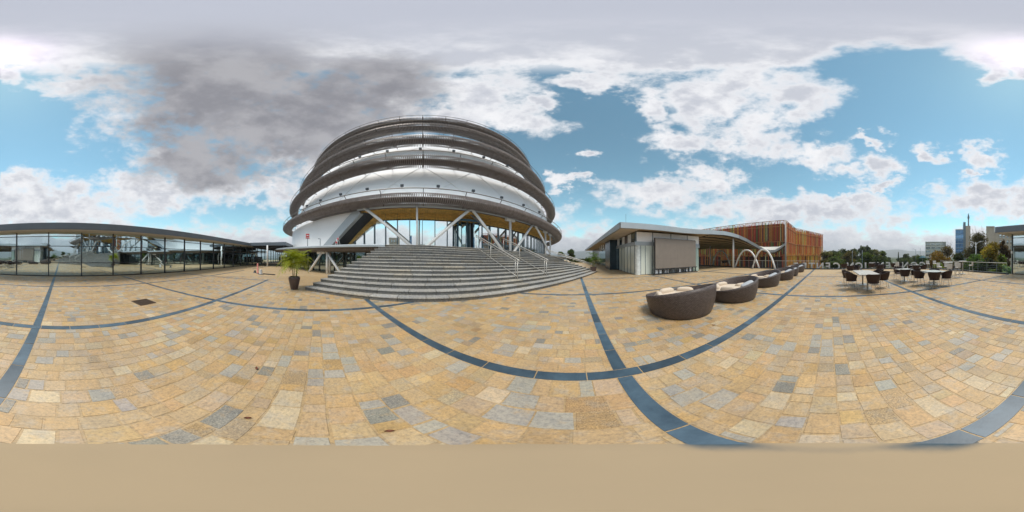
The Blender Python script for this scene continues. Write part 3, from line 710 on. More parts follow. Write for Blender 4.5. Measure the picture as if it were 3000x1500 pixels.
# stainless handrails
def handrail(label, b_bot, b_top, rbot=45.4, rtop=40.7, h_=.95, posts=(0, .55, 1), foot=.0):
    n = 9
    def P(t, dz):
        r_ = rbot + (rtop - rbot) * t; b_ = b_bot + (b_top - b_bot) * t
        zz = ZT * fz(b_) * min(1, max(0, (RB - r_ + tread * .6) / (RB - RT + tread))) + .02
        return DP(r_, b_, zz + dz)
    p0 = P(0, 0); t_ = thing('handrail', label, 'handrail', tuple(p0), group='stainless handrails on the stairs')
    for k, t in enumerate(posts):
        c_ = MB(p0)
        if k == 0:
            c_.tube([P(0, -.1), P(0, h_)], .025, 8); c_.tube([P(.035, -.1), P(.035, h_)], .02, 8)
        else: c_.tube([P(t, -.1), P(t, h_)], .022, 8)
        c_.build('post', M['stainless'], t_, True)
    c_ = MB(p0); c_.tube([P(-.03, h_ + .0), P(0, h_ + .03)] + [P(t, h_ + .03) for t in np.linspace(.1, 1, n)], .034, 8); c_.build('top_rail', M['stainless'], t_, True)
    c_ = MB(p0); c_.tube([P(-.02, h_ - .1)] + [P(t, h_ - .1) for t in np.linspace(0, 1, n)], .024, 8); c_.build('second_rail', M['stainless'], t_, True)
    c_ = MB(p0); c_.tube([P(t, .10) for t in np.linspace(0, 1, n)], .016, 6); c_.build('bottom_rail', M['stainless'], t_, True)
    return t_
handrail('stainless steel handrail down the middle of the stairs, starting in front of the entrance', beta_u(1516, 45.4), beta_u(1395, 40.7))
handrail('stainless steel handrail on the stairs, second from the entrance, below the forked column', beta_u(1601, 45.4), beta_u(1475, 40.7), h_=.95)
handrail('thin steel handrail along the far side edge of the stairs beside the bushes', bRb + R(.1), bRb - R(.3), 46.2, 40.7, .55)

# ------------------------------------------------------------------ sign, barrier and camera post on the terrace
def on_ledge(u, r_=40.2):
    b = beta_u(u, r_); return DP(r_, b, zT(b))
p = on_ledge(901); t_ = thing('no_entry_sign', 'small red and white road sign on a grey post on the terrace ledge', 'road sign', tuple(p))
fa = math.atan2(-p.y, -p.x)
MB(p).tube([p, p + Vector((0, 0, 1.0))], .035, 8).build('post', M['mullion'], t_)
q = p + Vector((0, 0, 1.18)); MB(p).box(tuple(q), (.04, .5, .62), fa).build('board', M['white'], t_)
d_ = Vector((math.cos(fa), math.sin(fa), 0))
MB(p).box(tuple(q + d_ * .025 + Vector((0, 0, .08))), (.01, .36, .36), fa).build('red_panel', M['red'], t_)
MB(p).box(tuple(q + d_ * .033 + Vector((0, 0, .08))), (.008, .24, .09), fa).build('white_bar', M['white'], t_)
MB(p).box(tuple(q + d_ * .025 - Vector((0, 0, .2))), (.01, .36, .1), fa).build('red_strip', M['red'], t_)
p = on_ledge(938); t_ = thing('camera_post', 'grey hooked camera post on the terrace ledge before the white wall', 'post', tuple(p))
MB(p).tube([p, p + Vector((0, 0, .75))], .03, 8).build('post', M['mullion'], t_)
s_ = Vector((-d_.y, d_.x, 0)); MB(p).bar(p + Vector((0, 0, .74)), p + Vector((0, 0, .76)) + s_ * (-.22), .07, .06).build('camera_arm', M['mullion'], t_)
p = on_ledge(990); t_ = thing('barrier', 'tilted red and white barrier on white trestle legs at the terrace edge', 'barrier', tuple(p)); s_ = Vector((math.cos(R(YAW - 62)), math.sin(R(YAW - 62)), 0))
for a, b in ((-.42, -.12), (.02, .06), (.36, .2)): MB(p).tube([p + s_ * a, p + s_ * b + Vector((0, 0, .55))], .022, 6).build('leg', M['white'], t_)
bp = [p + s_ * x + Vector((0, 0, z)) for x, z in ((-.16, .62), (-.06, .66), (.08, .52), (.2, .34), (.25, .2))]
for k in range(4): MB(p).bar(bp[k], bp[k + 1], .07, .17).build('band', M['red'] if k % 2 else M['white'], t_)

# ------------------------------------------------------------------ long glass hall on the near side (behind the camera)
Y0 = -12.55; XE = 6.12; bay = 2.55; NBAY = 26
hall = thing('glass_hall', 'long low glass hall with a flat dark grey roof mirroring the plaza', 'glass building', (XE, Y0, 0)); HO = (XE, Y0, 0)
XL = XE - bay * NBAY
m = MB(HO); m.bb((XL, Y0 - 12, 3.47), (XE + 1.0, Y0 + 1.15, 3.95)); m.build('roof', M['fascia'], hall)
m = MB(HO); m.bb((XL, Y0 - 11.9, 3.40), (XE + .9, Y0 + 1.05, 3.468)); m.build('soffit', M['soffit'], hall)
m = MB(HO); m.bb((XL, Y0 - .25, 3.2), (XE, Y0 - .05, 3.398)); m.build('head_panel', M['fascia_light'], hall)
rowsz = [(0.05, 1.05), (1.05, 2.33), (2.33, 3.08), (3.08, 3.42)]
for k in range(NBAY):
    x1 = XE - bay * k; x0 = x1 - bay
    mm = MB(HO); mm.box((x1 - (.05 if k == 0 else 0), Y0 + .0, 1.7), (.075, .16, 3.38)); mm.build('mullion', M['steel_dark'], hall)
    j = rng.uniform(-.005, .005, 2)
    for (z0, z1) in rowsz:
        jj = j + rng.uniform(-.0015, .0015, 2); pn = MB(HO)
        pn.grid([[(x0 + .03, Y0 + jj[0], z0 + .02), (x1 - .03, Y0 - jj[0], z0 + .02)], [(x0 + .03, Y0 + jj[1] + .001, z1 - .02), (x1 - .03, Y0 - jj[1] + .001, z1 - .02)]]); pn.build('pane', M['hall_glass'], hall)
m = MB(HO)
for z in (.025, 1.05, 2.33, 3.08): MB(HO).box(((XL + XE) / 2, Y0 - .01, z), (XE - XL, .07, .05)).build('transom', M['steel_dark'], hall)
for k in range(4):
    for (z0, z1) in rowsz:
        y1 = Y0 - 2.9 * k; pn = MB(HO); pn.grid([[(XE - .02, y1 - .05, z0 + .02), (XE - .02, y1 - 2.85, z0 + .02)], [(XE - .02, y1 - .05, z1 - .02), (XE - .02, y1 - 2.85, z1 - .02)]]); pn.build('pane', M['hall_glass'], hall)
    mm = MB(HO); mm.box((XE - .03, Y0 - 2.9 * (k + 1), 1.7), (.12, .075, 3.38)); mm.build('mullion', M['steel_dark'], hall)
m = MB(HO); m.box((XE - .02, Y0 + .02, 1.7), (.1, .1, 3.4)); m.build('corner_post', plain('pale_green_post', (.45, .55, .48), .4), hall)
m = MB(HO); m.bb((XL, Y0 - 11.6, -.01), (XE - .2, Y0 - .3, .0)); m.build('inner_floor', M['concrete'], hall)
m = MB(HO); m.bb((XL, Y0 - 11.8, 0), (XE - .3, Y0 - 11.5, 3.4)); m.build('back_wall', M['cladding'], hall)
for k in range(1, 12):
    m = MB(HO); m.tube([(XE + .45 - bay * k, Y0 - .75, 0), (XE + .45 - bay * k, Y0 - .75, 3.4)], .13, 10); m.build('inner_column', M['cladding'], hall, True)
m = MB(HO); m.tube([(XE + .02, Y0 + .06, 1.55), (XE + .02, Y0 + .06, 2.0)], .015, 6); m.box((XE - .03, Y0 + .10, 1.85), (.14, .08, .2)); m.build('wall_lamp', M['white'], hall)

# canopy beyond the hall with one white column
p = (-25.06, -8.1, 0); cn = thing('canopy', 'dark flat entrance canopy on a white column beyond the glass hall', 'canopy', p)
MB(p).bb((-36, -11.3, 3.45), (-25.6, -5.1, 3.98)).build('roof', M['fascia'], cn)
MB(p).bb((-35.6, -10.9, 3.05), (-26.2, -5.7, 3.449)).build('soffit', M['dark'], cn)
MB(p).tube([(-25.3, -8.1, 0), (-25.3, -8.1, 3.46)], .13, 12).build('column', M['white'], cn, True)
MB(p).tube([(-27.1, -6.2, 0), (-27.1, -6.2, 3.06)], .09, 10).build('column', M['white'], cn, True)
for k, (x, y, z) in enumerate(((-41.7, -9.6, 1.55), (-42.2, -8.3, 1.6))):
    t_ = thing('equipment_cabinet', ('tall black cabinet far off by the glass hall, the one nearer the hall', 'tall black cabinet far off by the glass hall, the one nearer the domed hall')[k], 'cabinet', (x, y, 0), group='black cabinets by the glass hall')
    MB().bb((-.5, -.5, .1), (.5, .5, z)).build('body', M['steel_dark'], t_); MB().bb((-.45, -.45, 0), (.45, .45, .1)).build('plinth', M['dark'], t_)

# short fittings left standing in the paving
for (x, y, hgt, r_, mt, lb) in ((-15.0, -6.1, .22, .11, 'steel_dark', 'low dark rounded floor stub on the paving, shortest of three fittings'), (-14.35, -5.55, .95, .075, 'pink', 'tall thin faded red and grey standpipe on the paving'), (-13.85, -5.05, .42, .14, 'concrete', 'squat pale grey concrete stub beside the red standpipe')):
    t_ = thing('floor_stub', lb, 'floor fitting', (x, y, 0), group='short fittings standing in the paving')
    MB().lathe([(0.001, hgt + .03), (r_ * .6, hgt + .02), (r_, hgt - .03), (r_, .04), (r_ * 1.2, .03), (r_ * 1.2, 0)], n=12).build('body', M[mt], t_, True)
    MB().lathe([(r_ * 1.7, 0), (r_ * 1.7, .03), (.01, .031)], n=12).build('collar', M['mullion'], t_)
t_ = thing('floor_strip', 'low dark metal strip lying on the paving beside the concrete stub', 'metal strip', (-13.9, -4.3, 0), R(70))
MB().box((0, 0, .03), (1.3, .16, .06)).build('cover', M['steel_dark'], t_); MB().box((0, 0, .062), (1.2, .05, .01)).build('slot', M['dark'], t_)

# ------------------------------------------------------------------ pavilion with the big screen
px0, px1, pyF, pyB = 5.1, 12.3, 12.7, 46.
PO = (px0, pyF, 0)
pav = thing('pavilion', 'low pavilion with frosted glass corner, white clerestory and sweeping grey wave roof', 'pavilion', PO)
PATH = [(3.42, 11.6, 4.13), (6.2, 11.6, 4.13), (9.2, 11.6, 4.1), (11.2, 11.6, 4.18), (13.5, 11.6, 4.35), (15.4, 11.6, 4.46), (16.9, 11.55, 4.42), (17.9, 11.2, 4.22), (18.5, 10.35, 3.75), (18.8, 9.5, 3.2), (19, 8.7, 2.72), (19.1, 8.0, 2.38), (19.15, 7.3, 2.22), (19.15, 6.7, 2.26), (19.1, 6.0, 2.6), (19.0, 5.3, 3.12)]
# front edge height follows the photograph: recompute so that the fascia reads as one sweeping wave
def rdir(i):
    x = PATH[i][0]
    if x < 15: return Vector((0, 1))
    t = min(1, (i - 5) / 5); a = R(90 * (1 - t) + 20 * t); return Vector((math.cos(a), math.sin(a)))
def roof_pt(i, dpt, top):
    x, y, z = PATH[i]; d_ = rdir(i); L = min(1, dpt / 13.)
    zi = 3.6 if x < 12.3 else 2.95 if x < 17.2 else 3.35
    zz = z * (1 - L) ** 1 + zi * L if x >= 12.3 else z + (3.55 - z) * min(1, dpt / 40)
    return (x + d_.x * dpt, y + d_.y * dpt, zz - (0 if top else .30))
DEP = [0, .02, 1, 2.5, 4.5, 7, 10, 13]
for nm, rng_, deps in (('roof', range(0, 5), [0, .02, 2, 8, 20, 38]), ('wave_roof', range(4, len(PATH)), DEP)):
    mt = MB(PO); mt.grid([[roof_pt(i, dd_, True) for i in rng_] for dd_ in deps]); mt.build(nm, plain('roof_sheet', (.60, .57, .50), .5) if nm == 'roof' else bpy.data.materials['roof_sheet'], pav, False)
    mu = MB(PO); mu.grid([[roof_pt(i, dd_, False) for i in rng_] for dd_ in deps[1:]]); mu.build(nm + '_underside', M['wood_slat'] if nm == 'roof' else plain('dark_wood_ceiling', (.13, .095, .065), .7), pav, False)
FH = .42
def fasc(i): x, y, z = PATH[i]; return FH if x < 17 else max(.24, FH - .02 * (i - 5))
m = MB(PO); N_ = len(PATH)
m.grid([[(PATH[i][0] - rdir(i).x * .06, PATH[i][1] - rdir(i).y * .06, PATH[i][2] + .03) for i in range(N_)], [(PATH[i][0] - rdir(i).x * .06, PATH[i][1] - rdir(i).y * .06, PATH[i][2] - fasc(i)) for i in range(N_)], [(PATH[i][0] + rdir(i).x * .12, PATH[i][1] + rdir(i).y * .12, PATH[i][2] - fasc(i)) for i in range(N_)]])
m.grid([[(PATH[i][0] - rdir(i).x * .06, PATH[i][1] - rdir(i).y * .06, PATH[i][2] + .03) for i in range(N_)], [(PATH[i][0] + rdir(i).x * .2, PATH[i][1] + rdir(i).y * .2, PATH[i][2] + .035) for i in range(N_)]])
m.grid([[(3.36, 11.55, 4.16), (3.36, 49.6, 3.62)], [(3.36, 11.55, 3.70), (3.36, 49.6, 3.2)], [(3.5, 11.6, 3.70), (3.5, 49.6, 3.2)]])
xe, ye, ze = PATH[-1]; dq = rdir(N_ - 1)
m.grid([[(xe, ye, ze + .03), (xe + dq.x * 13, ye + dq.y * 13, 3.38)], [(xe, ye, ze - .24), (xe + dq.x * 13, ye + dq.y * 13, 3.05)]])
m.build('fascia', M['fascia_light'], pav, False)
for k in range(26):                                                # soffit slats at the eaves
    y = 12.0 + .42 * k; m = MB(PO); m.bar((3.55, y, 3.72 - .009 * k), (5.05, y, 3.72 - .009 * k), .12, .05); m.build('eaves_slat', M['soffit'], pav)
for k in range(26):                                                # beams under the wave
    dd_ = .48 * (k + .6); m = MB(PO); pts = [Vector(roof_pt(i, dd_, False)) - Vector((0, 0, .10)) for i in range(4, N_)]
    for a, b in zip(pts[:-1], pts[1:]): m.bar(a, b, .20, .08)
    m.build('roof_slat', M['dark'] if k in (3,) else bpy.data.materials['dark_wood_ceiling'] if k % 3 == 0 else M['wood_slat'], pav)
# front wall: frosted panels, sill band, clerestory
def pvbox(a, b, nm, mat): return MB(PO).bb(a, b).build(nm, M[mat], pav)
pvbox((px0, pyF - .04, 2.5), (px1, pyF + .2, 2.82), 'sill_band', 'fascia_light'); pvbox((px0 - .12, pyF - .12, 2.5), (px0 + .0, pyB * .6, 2.80), 'side_band', 'fascia_light')
xsF = [px0 + .02, 6.68, 8.62, 10.62, px1]
for a, b in zip(xsF[:-1], xsF[1:]):
    pvbox((a + .04, pyF + .02, 2.82), (b - .04, pyF + .1, 3.66), 'clerestory_panel', 'cladding'); pvbox((a - .04, pyF, 2.82), (a + .04, pyF + .12, 3.66), 'clerestory_mullion', 'mullion')
for k, (a, b) in enumerate(((px0 + .42, 5.95), (5.95, 6.62), (6.62, 7.5), (7.5, 8.4), (8.4, 9.3), (9.3, 10.2), (10.2, 11.2))):
    pvbox((a + .02, pyF, 0.02), (b - .02, pyF + .05, 2.5), 'frosted_pane', 'frosted'); pvbox((a - .02, pyF - .03, 0), (a + .02, pyF + .08, 2.5), 'pane_post', 'mullion')
MB(PO).lathe([(.27, 0), (.27, 2.5)], (px0 + .25, pyF + .22, 0), 20).build('corner_column', plain('pale_column', (.70, .74, .73), .3), pav, True)
MB(PO).lathe([(.55, .0), (.55, 2.44)], (11.85, pyF + .4, 0), 28).build('rounded_glass_bay', glass('pale_bay_glass', (.75, .9, .88), fac=.3, body=(.40, .52, .48)), pav, True)
MB(PO).lathe([(.01, 2.72), (.66, 2.72), (.66, 2.44), (.01, 2.44)], (11.85, pyF + .4, 0), 28).build('bay_cap', M['fascia_light'], pav)
# side wall
for k in range(20):
    y0 = pyF + .3 + .95 * k; y1 = y0 + .95; dk_ = k in (6, 9)
    pvbox((px0 - .02, y0 + .03, .02), (px0 + .03, y1 - .03, 2.5), 'side_pane' if not dk_ else 'dark_post', 'frosted' if k < 5 else 'hall_glass' if not dk_ else 'teal')
    pvbox((px0 - .05, y0 - .03, 0), (px0 + .05, y0 + .03, 2.5), 'pane_post', 'mullion')
    pvbox((px0 - .0, y0 + .03, 2.82), (px0 + .06, y1 - .03, 3.6), 'clerestory_panel', ('lower_glass', 'cladding')[k % 2] if k % 4 != 2 else 'core')
pvbox((4.2, 18.7, 0), (5.1, 21.5, 3.5), 'dark_pier', 'teal')
pvbox((px0 + .3, 31.5, 0), (px1, 32, 3.5), 'back_wall', 'cladding'); pvbox((px1 - .15, pyF + 1.1, 0), (px1, 31.5, 3.5), 'far_side_wall', 'cladding')
for k in range(14): pvbox((px0 + .1, 32 + k, 0), (px0 + .18, 32.12 + k, 3.3), 'rear_post', 'mullion')
pvbox((px0 + .3, pyF + .8, 0.0), (px1 - .3, 31.4, .012), 'inner_floor', 'concrete')
for (x, y, zt_, r_) in ((17.83, 12.0, 4.0, .13), (20.5, 18.5, 3.6, .12)):
    MB(PO).tube([(x, y, -.02), (x, y, zt_ + .05)], r_, 12).build('roof_column', M['white'], pav, True)
MB(PO).tube([(3.95, 11.9, 4.1), (3.95, 11.9, 4.9)], .012, 5).build('lightning_rod', M['mullion'], pav)

# arches on the plaza edge under the wave
for (ya, yb, x_, lb, zt_) in ((12.15, 8.55, 18.45, 'white parabolic arch beside the white roof column, further left of the pair', 2.22), (9.25, 6.25, 17.95, 'white parabolic arch under the dip of the wave roof, nearer the daybeds', 2.24), (19.5, 15.6, 22.2, 'pale arch deep under the wave roof, behind the white roof column', 2.35)):
    p = (x_, (ya + yb) / 2, 0); t_ = thing('arch', lb, 'arch', p, group='white arches at the plaza edge')
    hw = abs(ya - yb) / 2; pts = []
    for q in np.linspace(-1, 1, 25):
        pts.append((0, -q * hw * (1 - .0 * q), (zt_ + .12) * (1 - abs(q) ** 2.3) - .06))
    MB().tube(pts, .11, 10).build('arch_tube', M['white'], t_, True)
    for q in (-1, 1): MB().lathe([(.2, 0), (.2, .04), (.01, .041)], (0, q * hw, 0), 14).build('foot_plate', M['mullion'], t_)

# big screen on its frame
p = (8.85, 12.05, 0); t_ = thing('outdoor_screen', 'large blank brown outdoor screen on a dark frame before the pavilion', 'screen', p)
for i in range(6):
    for j in range(3):
        MB().bb((-2.28 + .76 * i + .002, -.06, .52 + .86 * j + .002), (-2.28 + .76 * (i + 1) - .002, .06, .52 + .86 * (j + 1) - .002)).build('screen_module', M['screen'], t_)
MB().bb((-2.32, .062, .46), (2.32, .16, 3.14)).build('back_frame', M['steel_dark'], t_)
MB().bb((-2.4, -.05, .44), (2.5, .2, .51)).build('lower_rail', M['steel_dark'], t_); MB().bb((-2.4, -.12, .0), (2.5, .3, .06)).build('base_rail', M['steel_dark'], t_)
for k in range(12): MB().bb((-2.38 + .42 * k, -.03, .06), (-2.30 + .42 * k, .05, .44)).build('leg', M['steel_dark'], t_)
for k, (a, b) in enumerate(((-2.2, -1.6), (-1.2, -.9), (-.3, -.15), (.2, .5), (1.0, 1.3), (1.55, 2.0))): MB().bb((a, .1, .1), (b, .3, .38)).build('ballast_block', M['cladding'], t_)

# dim terrace furniture under the wave: low dark chairs seen as a row
# ------------------------------------------------------------------ railing along the edge
def railing(pts, label, n_post, h_=.92, wires=4):
    p0 = pts[0]; t_ = thing('railing', label, 'railing', (p0[0], p0[1], 0), group='steel railings at the plaza edge')
    o_ = (p0[0], p0[1], 0); L = [0]
    for a, b in zip(pts[:-1], pts[1:]): L.append(L[-1] + math.hypot(b[0] - a[0], b[1] - a[1]))
    def at(s_):
        for i in range(len(pts) - 1):
            if s_ <= L[i + 1] + 1e-6: f = (s_ - L[i]) / (L[i + 1] - L[i]); return (pts[i][0] + (pts[i + 1][0] - pts[i][0]) * f, pts[i][1] + (pts[i + 1][1] - pts[i][1]) * f)
    for k in range(n_post):
        x, y = at(L[-1] * k / (n_post - 1)); MB(o_).bar((x, y, -.05), (x, y, h_), .03, .03).build('post', M['mullion'], t_)
    m = MB(o_); m.tube([(x, y, h_ + .02) for x, y in pts], .025, 8); m.build('top_rail', M['stainless'], t_)
    for w in range(wires): m = MB(o_); m.tube([(x, y, .15 + .18 * w) for x, y in pts], .008, 5); m.build('wire', M['mullion'], t_)
    return t_
railing([(18.55, 18), (18.5, 8), (18.4, 1.2)], 'steel railing with thin wires along the plaza edge from the arches to the sign letters', 18)
railing([(14.3, -11.5), (12, -11.95), (6.4, -12.15)], 'steel railing along the plaza edge near the glass hall', 9)

# ------------------------------------------------------------------ sign letters seen from behind
sign = thing('roof_edge_sign', 'large free standing white letters along the plaza edge, seen mirrored from behind', 'letter sign', (18.85, -3, 0))
def letter(ch, y, sz=1.18):
    cu = bpy.data.curves.new('letter_curve', 'FONT'); cu.body = ch; cu.size = sz; cu.extrude = .05; cu.offset = .028; cu.align_x = 'CENTER'
    ob = bpy.data.objects.new('tmp', cu); col.objects.link(ob)
    dg = bpy.context.evaluated_depsgraph_get(); me = bpy.data.meshes.new_from_object(ob.evaluated_get(dg)); bpy.data.objects.remove(ob); bpy.data.curves.remove(cu)
    me.materials.clear(); me.materials.append(M['white'])
    lo = link_mesh('letter', me, sign, (0, y + 3, -.10)); lo.rotation_euler = (R(90), 0, R(90)); return lo
# read from outside (towards -x) the words run from -y to +y reversed: the first letter lies furthest from the pavilion
seq = "CONVENTION CENTRE"
yl = [None, None, None, -8.1, -7.07, -6.05, -5.0, -4.2, -3.37, -2.37, None, -.78, .21, 1.15, 2.1, 3.05, 4.0]
for ch, y in zip(seq, yl):
    if y is not None: letter(ch, y)
# the first letters follow the curve of the edge
for ch, (x, y) in zip("NOC", ((18.3, -9.1), (17.8, -10.1), (17.2, -11.0))):
    lo = letter(ch, y); lo.location = (x - 18.85, y + 3, -.10); lo.rotation_euler = (R(90), 0, R(65))
m = MB((18.85, -3, 0)); m.bb((18.75, -8.5, -.22), (18.95, 4.5, -.1)); m.build('base_rail', M['concrete'], sign)

# ------------------------------------------------------------------ wicker daybeds
def daybed_mesh():
    rows = []; n = 72; uv = []
    zlev = np.linspace(0, 1, 9)
    def rim(t): return .40 + .40 * (.5 + .5 * math.cos(t)) ** 1.1          # highest at angle 0
    for zl in zlev:
        row = []
        for k in range(n + 1):
            t = 2 * math.pi * k / n; hgt = .05 + (rim(t) - .05) * zl; r_ = .86 + .13 * math.sin(min(1, hgt / .62) * 1.5) 
            row.append((r_ * math.cos(t), r_ * math.sin(t), hgt))
        rows.append(row)
    inner = [[(x * .93, y * .93, z + .005) for x, y, z in rows[-1]], [(x * .90, y * .90, .30) for x, y, z in rows[-1]]]
    base = [[(x * .95, y * .95, .0) for x, y, z in rows[0]]]
    allr = base + rows + inner
    b = MB(); b.grid(allr); me = b.mesh('wicker_shell', M['wicker'], True)
    uvl = me.uv_layers.new(name='UVMap'); vi = np.zeros(len(me.loops), np.int32); me.loops.foreach_get('vertex_index', vi)
    co = np.zeros(len(me.vertices) * 3, np.float32); me.vertices.foreach_get('co', co); co = co.reshape(-1, 3)
    kcol = vi % (n + 1); uvs = np.stack([kcol / n * 6.0, co[vi, 2]], 1).astype(np.float32); uvl.data.foreach_set('uv', uvs.ravel()); return me
def soft_box(w, d, h_, bulge=.25):
    b = MB(); rows = []; NU, NV = 20, 8
    for j in range(NV + 1):
        ph = -math.pi / 2 + math.pi * j / NV; row = []
        for k in range(NU):
            th = 2 * math.pi * k / NU; e = .45
            sg = lambda v, p_: math.copysign(abs(v) ** p_, v)
            row.append((w / 2 * sg(math.cos(ph), .5) * sg(math.cos(th), e), d / 2 * sg(math.cos(ph), .5) * sg(math.sin(th), e), h_ / 2 * sg(math.sin(ph), .7)))
        rows.append(row)
    b.grid(rows, True); return b
shell_me = daybed_mesh()
seat_me = MB().lathe([(.001, .42), (.5, .425), (.76, .41), (.82, .36), (.82, .30)], n=40).mesh('seat_cushion', M['cushion'], True)
pil_me = soft_box(.54, .17, .26).mesh('pillow', M['cushion'], True); pad_me = soft_box(.5, .46, .10).mesh('side_pad', M['pad_grey'], True)
def make_daybed():
    t_ = thing('daybed', 'x', 'daybed'); link_mesh('wicker_shell', shell_me, t_); link_mesh('seat_cushion', seat_me, t_)
    for a in (118, 176, 236):
        o_ = link_mesh('pillow', pil_me, t_, (.62 * math.cos(R(a)), .62 * math.sin(R(a)), .42)); o_.rotation_euler = (R(12), 0, R(a - 90))
    o_ = link_mesh('pillow', pil_me, t_, (.42, .3, .42)); o_.rotation_euler = (R(70), R(5), R(40))
    o_ = link_mesh('side_pad', pad_me, t_, (.52, -.2, .55)); o_.rotation_euler = (0, R(-24), R(-10))
    return t_
db = make_daybed()
BEDS = [(2.86, 3.72, -78, 1.03, 'round brown wicker daybed nearest the camera, first of the row'), (5.03, 3.42, -38, .97, 'second round wicker daybed of the row, its high back to the right'), (8.0, 3.5, -40, .97, 'third round wicker daybed along the dark paving strip'),
        (10.5, 3.3, -42, .97, 'fourth round wicker daybed of the row, between the third and the narrow looking one'), (12.5, 3.3, -45, .9, 'narrow looking fifth daybed, last but one towards the railing'), (15.5, 3.35, -42, .97, 'sixth and last wicker daybed, farthest towards the plaza edge')]
for i, (x, y, a, s_, lb) in enumerate(BEDS):
    o_ = db if i == 0 else copy_tree(db)
    o_.location = (x, y, 0); o_.rotation_euler = (0, 0, R(a)); o_.scale = (s_, s_, s_); tag(o_, lb, 'daybed', 'round wicker daybeds in a row')

# ------------------------------------------------------------------ chairs and tables
def chair_proto():
    t_ = thing('tub_chair', 'x', 'chair')
    n = 20; rows = []
    for zl, r_, h_ in ((0, .22, .40), (.35, .27, .52), (.7, .31, .66), (1, .335, .80)):
        row = []
        for k in range(n + 1):
            t = R(-130) + R(260) * k / n; drop = max(0, (abs(t) - R(70)) / R(60)) * .14 * zl
            row.append((-r_ * math.cos(t), r_ * math.sin(t), h_ - drop))
        rows.append(row)
    b = MB(); b.grid(rows); b.grid([[(p[0] * .9, p[1] * .9, p[2]) for p in r_] for r_ in rows][::-1]); b.grid([rows[-1], [(p[0] * .9, p[1] * .9, p[2]) for p in rows[-1]]])
    b.build('backrest', M['chair'], t_, True)
    MB().lathe([(.001, .47), (.2, .465), (.26, .44), (.25, .395), (.001, .39)], n=18).build('seat', M['chair'], t_, True)
    for sx, sy in ((-1, -1), (-1, 1), (1, -1), (1, 1)): MB().tube([(sx * .17, sy * .17, .40), (sx * .23, sy * .22, 0)], .011, 6).build('leg', M['stainless'], t_, True)
    return t_
cp = chair_proto(); first = [True]
def chair(x, y, face, label, group='dark tub chairs at the terrace tables'):
    """face: the direction the sitter looks, degrees"""
    o_ = cp if first[0] else copy_tree(cp); first[0] = False
    o_.location = (x, y, 0); o_.rotation_euler = (0, 0, R(face)); return tag(o_, label, 'chair', group)
def table(x, y, w, d, label, ped=1, h_=.74, rz=0):
    t_ = thing('dining_table', label, 'table', (x, y, 0), R(rz), 'pale topped terrace tables')
    MB().bb((-w / 2, -d / 2, h_ - .035), (w / 2, d / 2, h_)).build('table_top', M['table_top'], t_)
    for k in range(ped):
        px_ = 0 if ped == 1 else (-.5 if k == 0 else .5) * w * .55
        MB().tube([(px_, 0, .03), (px_, 0, h_ - .03)], .045, 10).build('pedestal', M['stainless'], t_, True)
        MB().lathe([(.24, 0), (.23, .02), (.05, .035)], (px_, 0, 0), 20).build('foot', M['stainless'], t_)
    return t_
table(8.0, -1.75, 2.1, .95, 'long pale table with two chrome pedestals nearest the daybeds', 2)
chair(7.55, -1.0, -80, 'dark chair on the daybed side of the long table, towards the camera end'); chair(8.6, -.95, -85, 'dark chair on the daybed side of the long table, at the far end')
chair(6.75, -1.85, 10, 'dark chair at the camera end of the long two pedestal table'); chair(7.5, -2.55, 85, 'dark chair on the hall side of the long table, towards the camera end'); chair(8.6, -2.6, 95, 'dark chair on the hall side of the long table, at the far end'); 
table(8.95, -4.4, .85, .85, 'small square table on a single post between the long table and the near right table')
chair(8.35, -4.15, -10, 'dark chair on the daybed side of the small square table'); chair(8.55, -4.95, 40, 'dark chair on the hall side of the small square table'); chair(9.65, -4.3, 180, 'dark chair beyond the small square table')
table(12.2, -7.1, .9, .9, 'far small table with pale top behind the square table')
chair(11.55, -6.75, -20, 'dark chair left of the far small table'); chair(11.75, -7.6, 40, 'dark chair right of the far small table'); chair(12.9, -7.0, 180, 'dark chair beyond the far small table')
table(7.0, -5.2, 1.3, .95, 'rectangular pale table nearest the white bar stools', 1)
chair(6.35, -4.75, -20, 'dark tub chair left of the near right table, back to the camera'); chair(6.45, -5.6, 30, 'dark tub chair right of the near right table, back to the camera'); chair(7.3, -4.45, -95, 'dark tub chair on the daybed side of the near right table'); chair(7.7, -5.75, 110, 'dark tub chair beyond the near right table')
for (x, y, fa_, lb) in ((15.3, -1.35, 0, 'lone dark chair far off before the letter C'), (12.6, -1.6, 20, 'dark chair far off, partly hidden by the long table'), (13.0, -2.1, 150, 'dark chair facing back, just behind the long table'),
                        (15.7, -4.1, 0, 'far dark chair before the sign letters, left of a pair'), (15.9, -4.7, 170, 'far dark chair before the sign letters, right of a pair'), (12.6, -4.0, 10, 'dark chair midway between the small square table and the letters'), (13.2, -4.4, 175, 'dark chair facing the camera midway to the letters'),
                        (15.0, -6.2, 0, 'farthest dark chair by the sign letters, left one'), (15.2, -6.9, 160, 'farthest dark chair by the sign letters, right one')): chair(x, y, fa_, lb)
DIM = ['dark chair in the dim area under the wave roof, nearest the rounded glass bay', 'dark chair under the wave roof beside the dim dining table, on its camera side', 'dark chair under the wave roof at the middle of the front row', 'dark chair under the wave roof at the arch end of the front row']
for k in range(4): chair(20.2 + .85 * k, 15.4 + .5 * k, (60, 100)[k % 2], DIM[k], 'dark chairs under the wave roof')
table(21.2, 16.6, 1.6, .8, 'dark dining table deep under the wave roof')
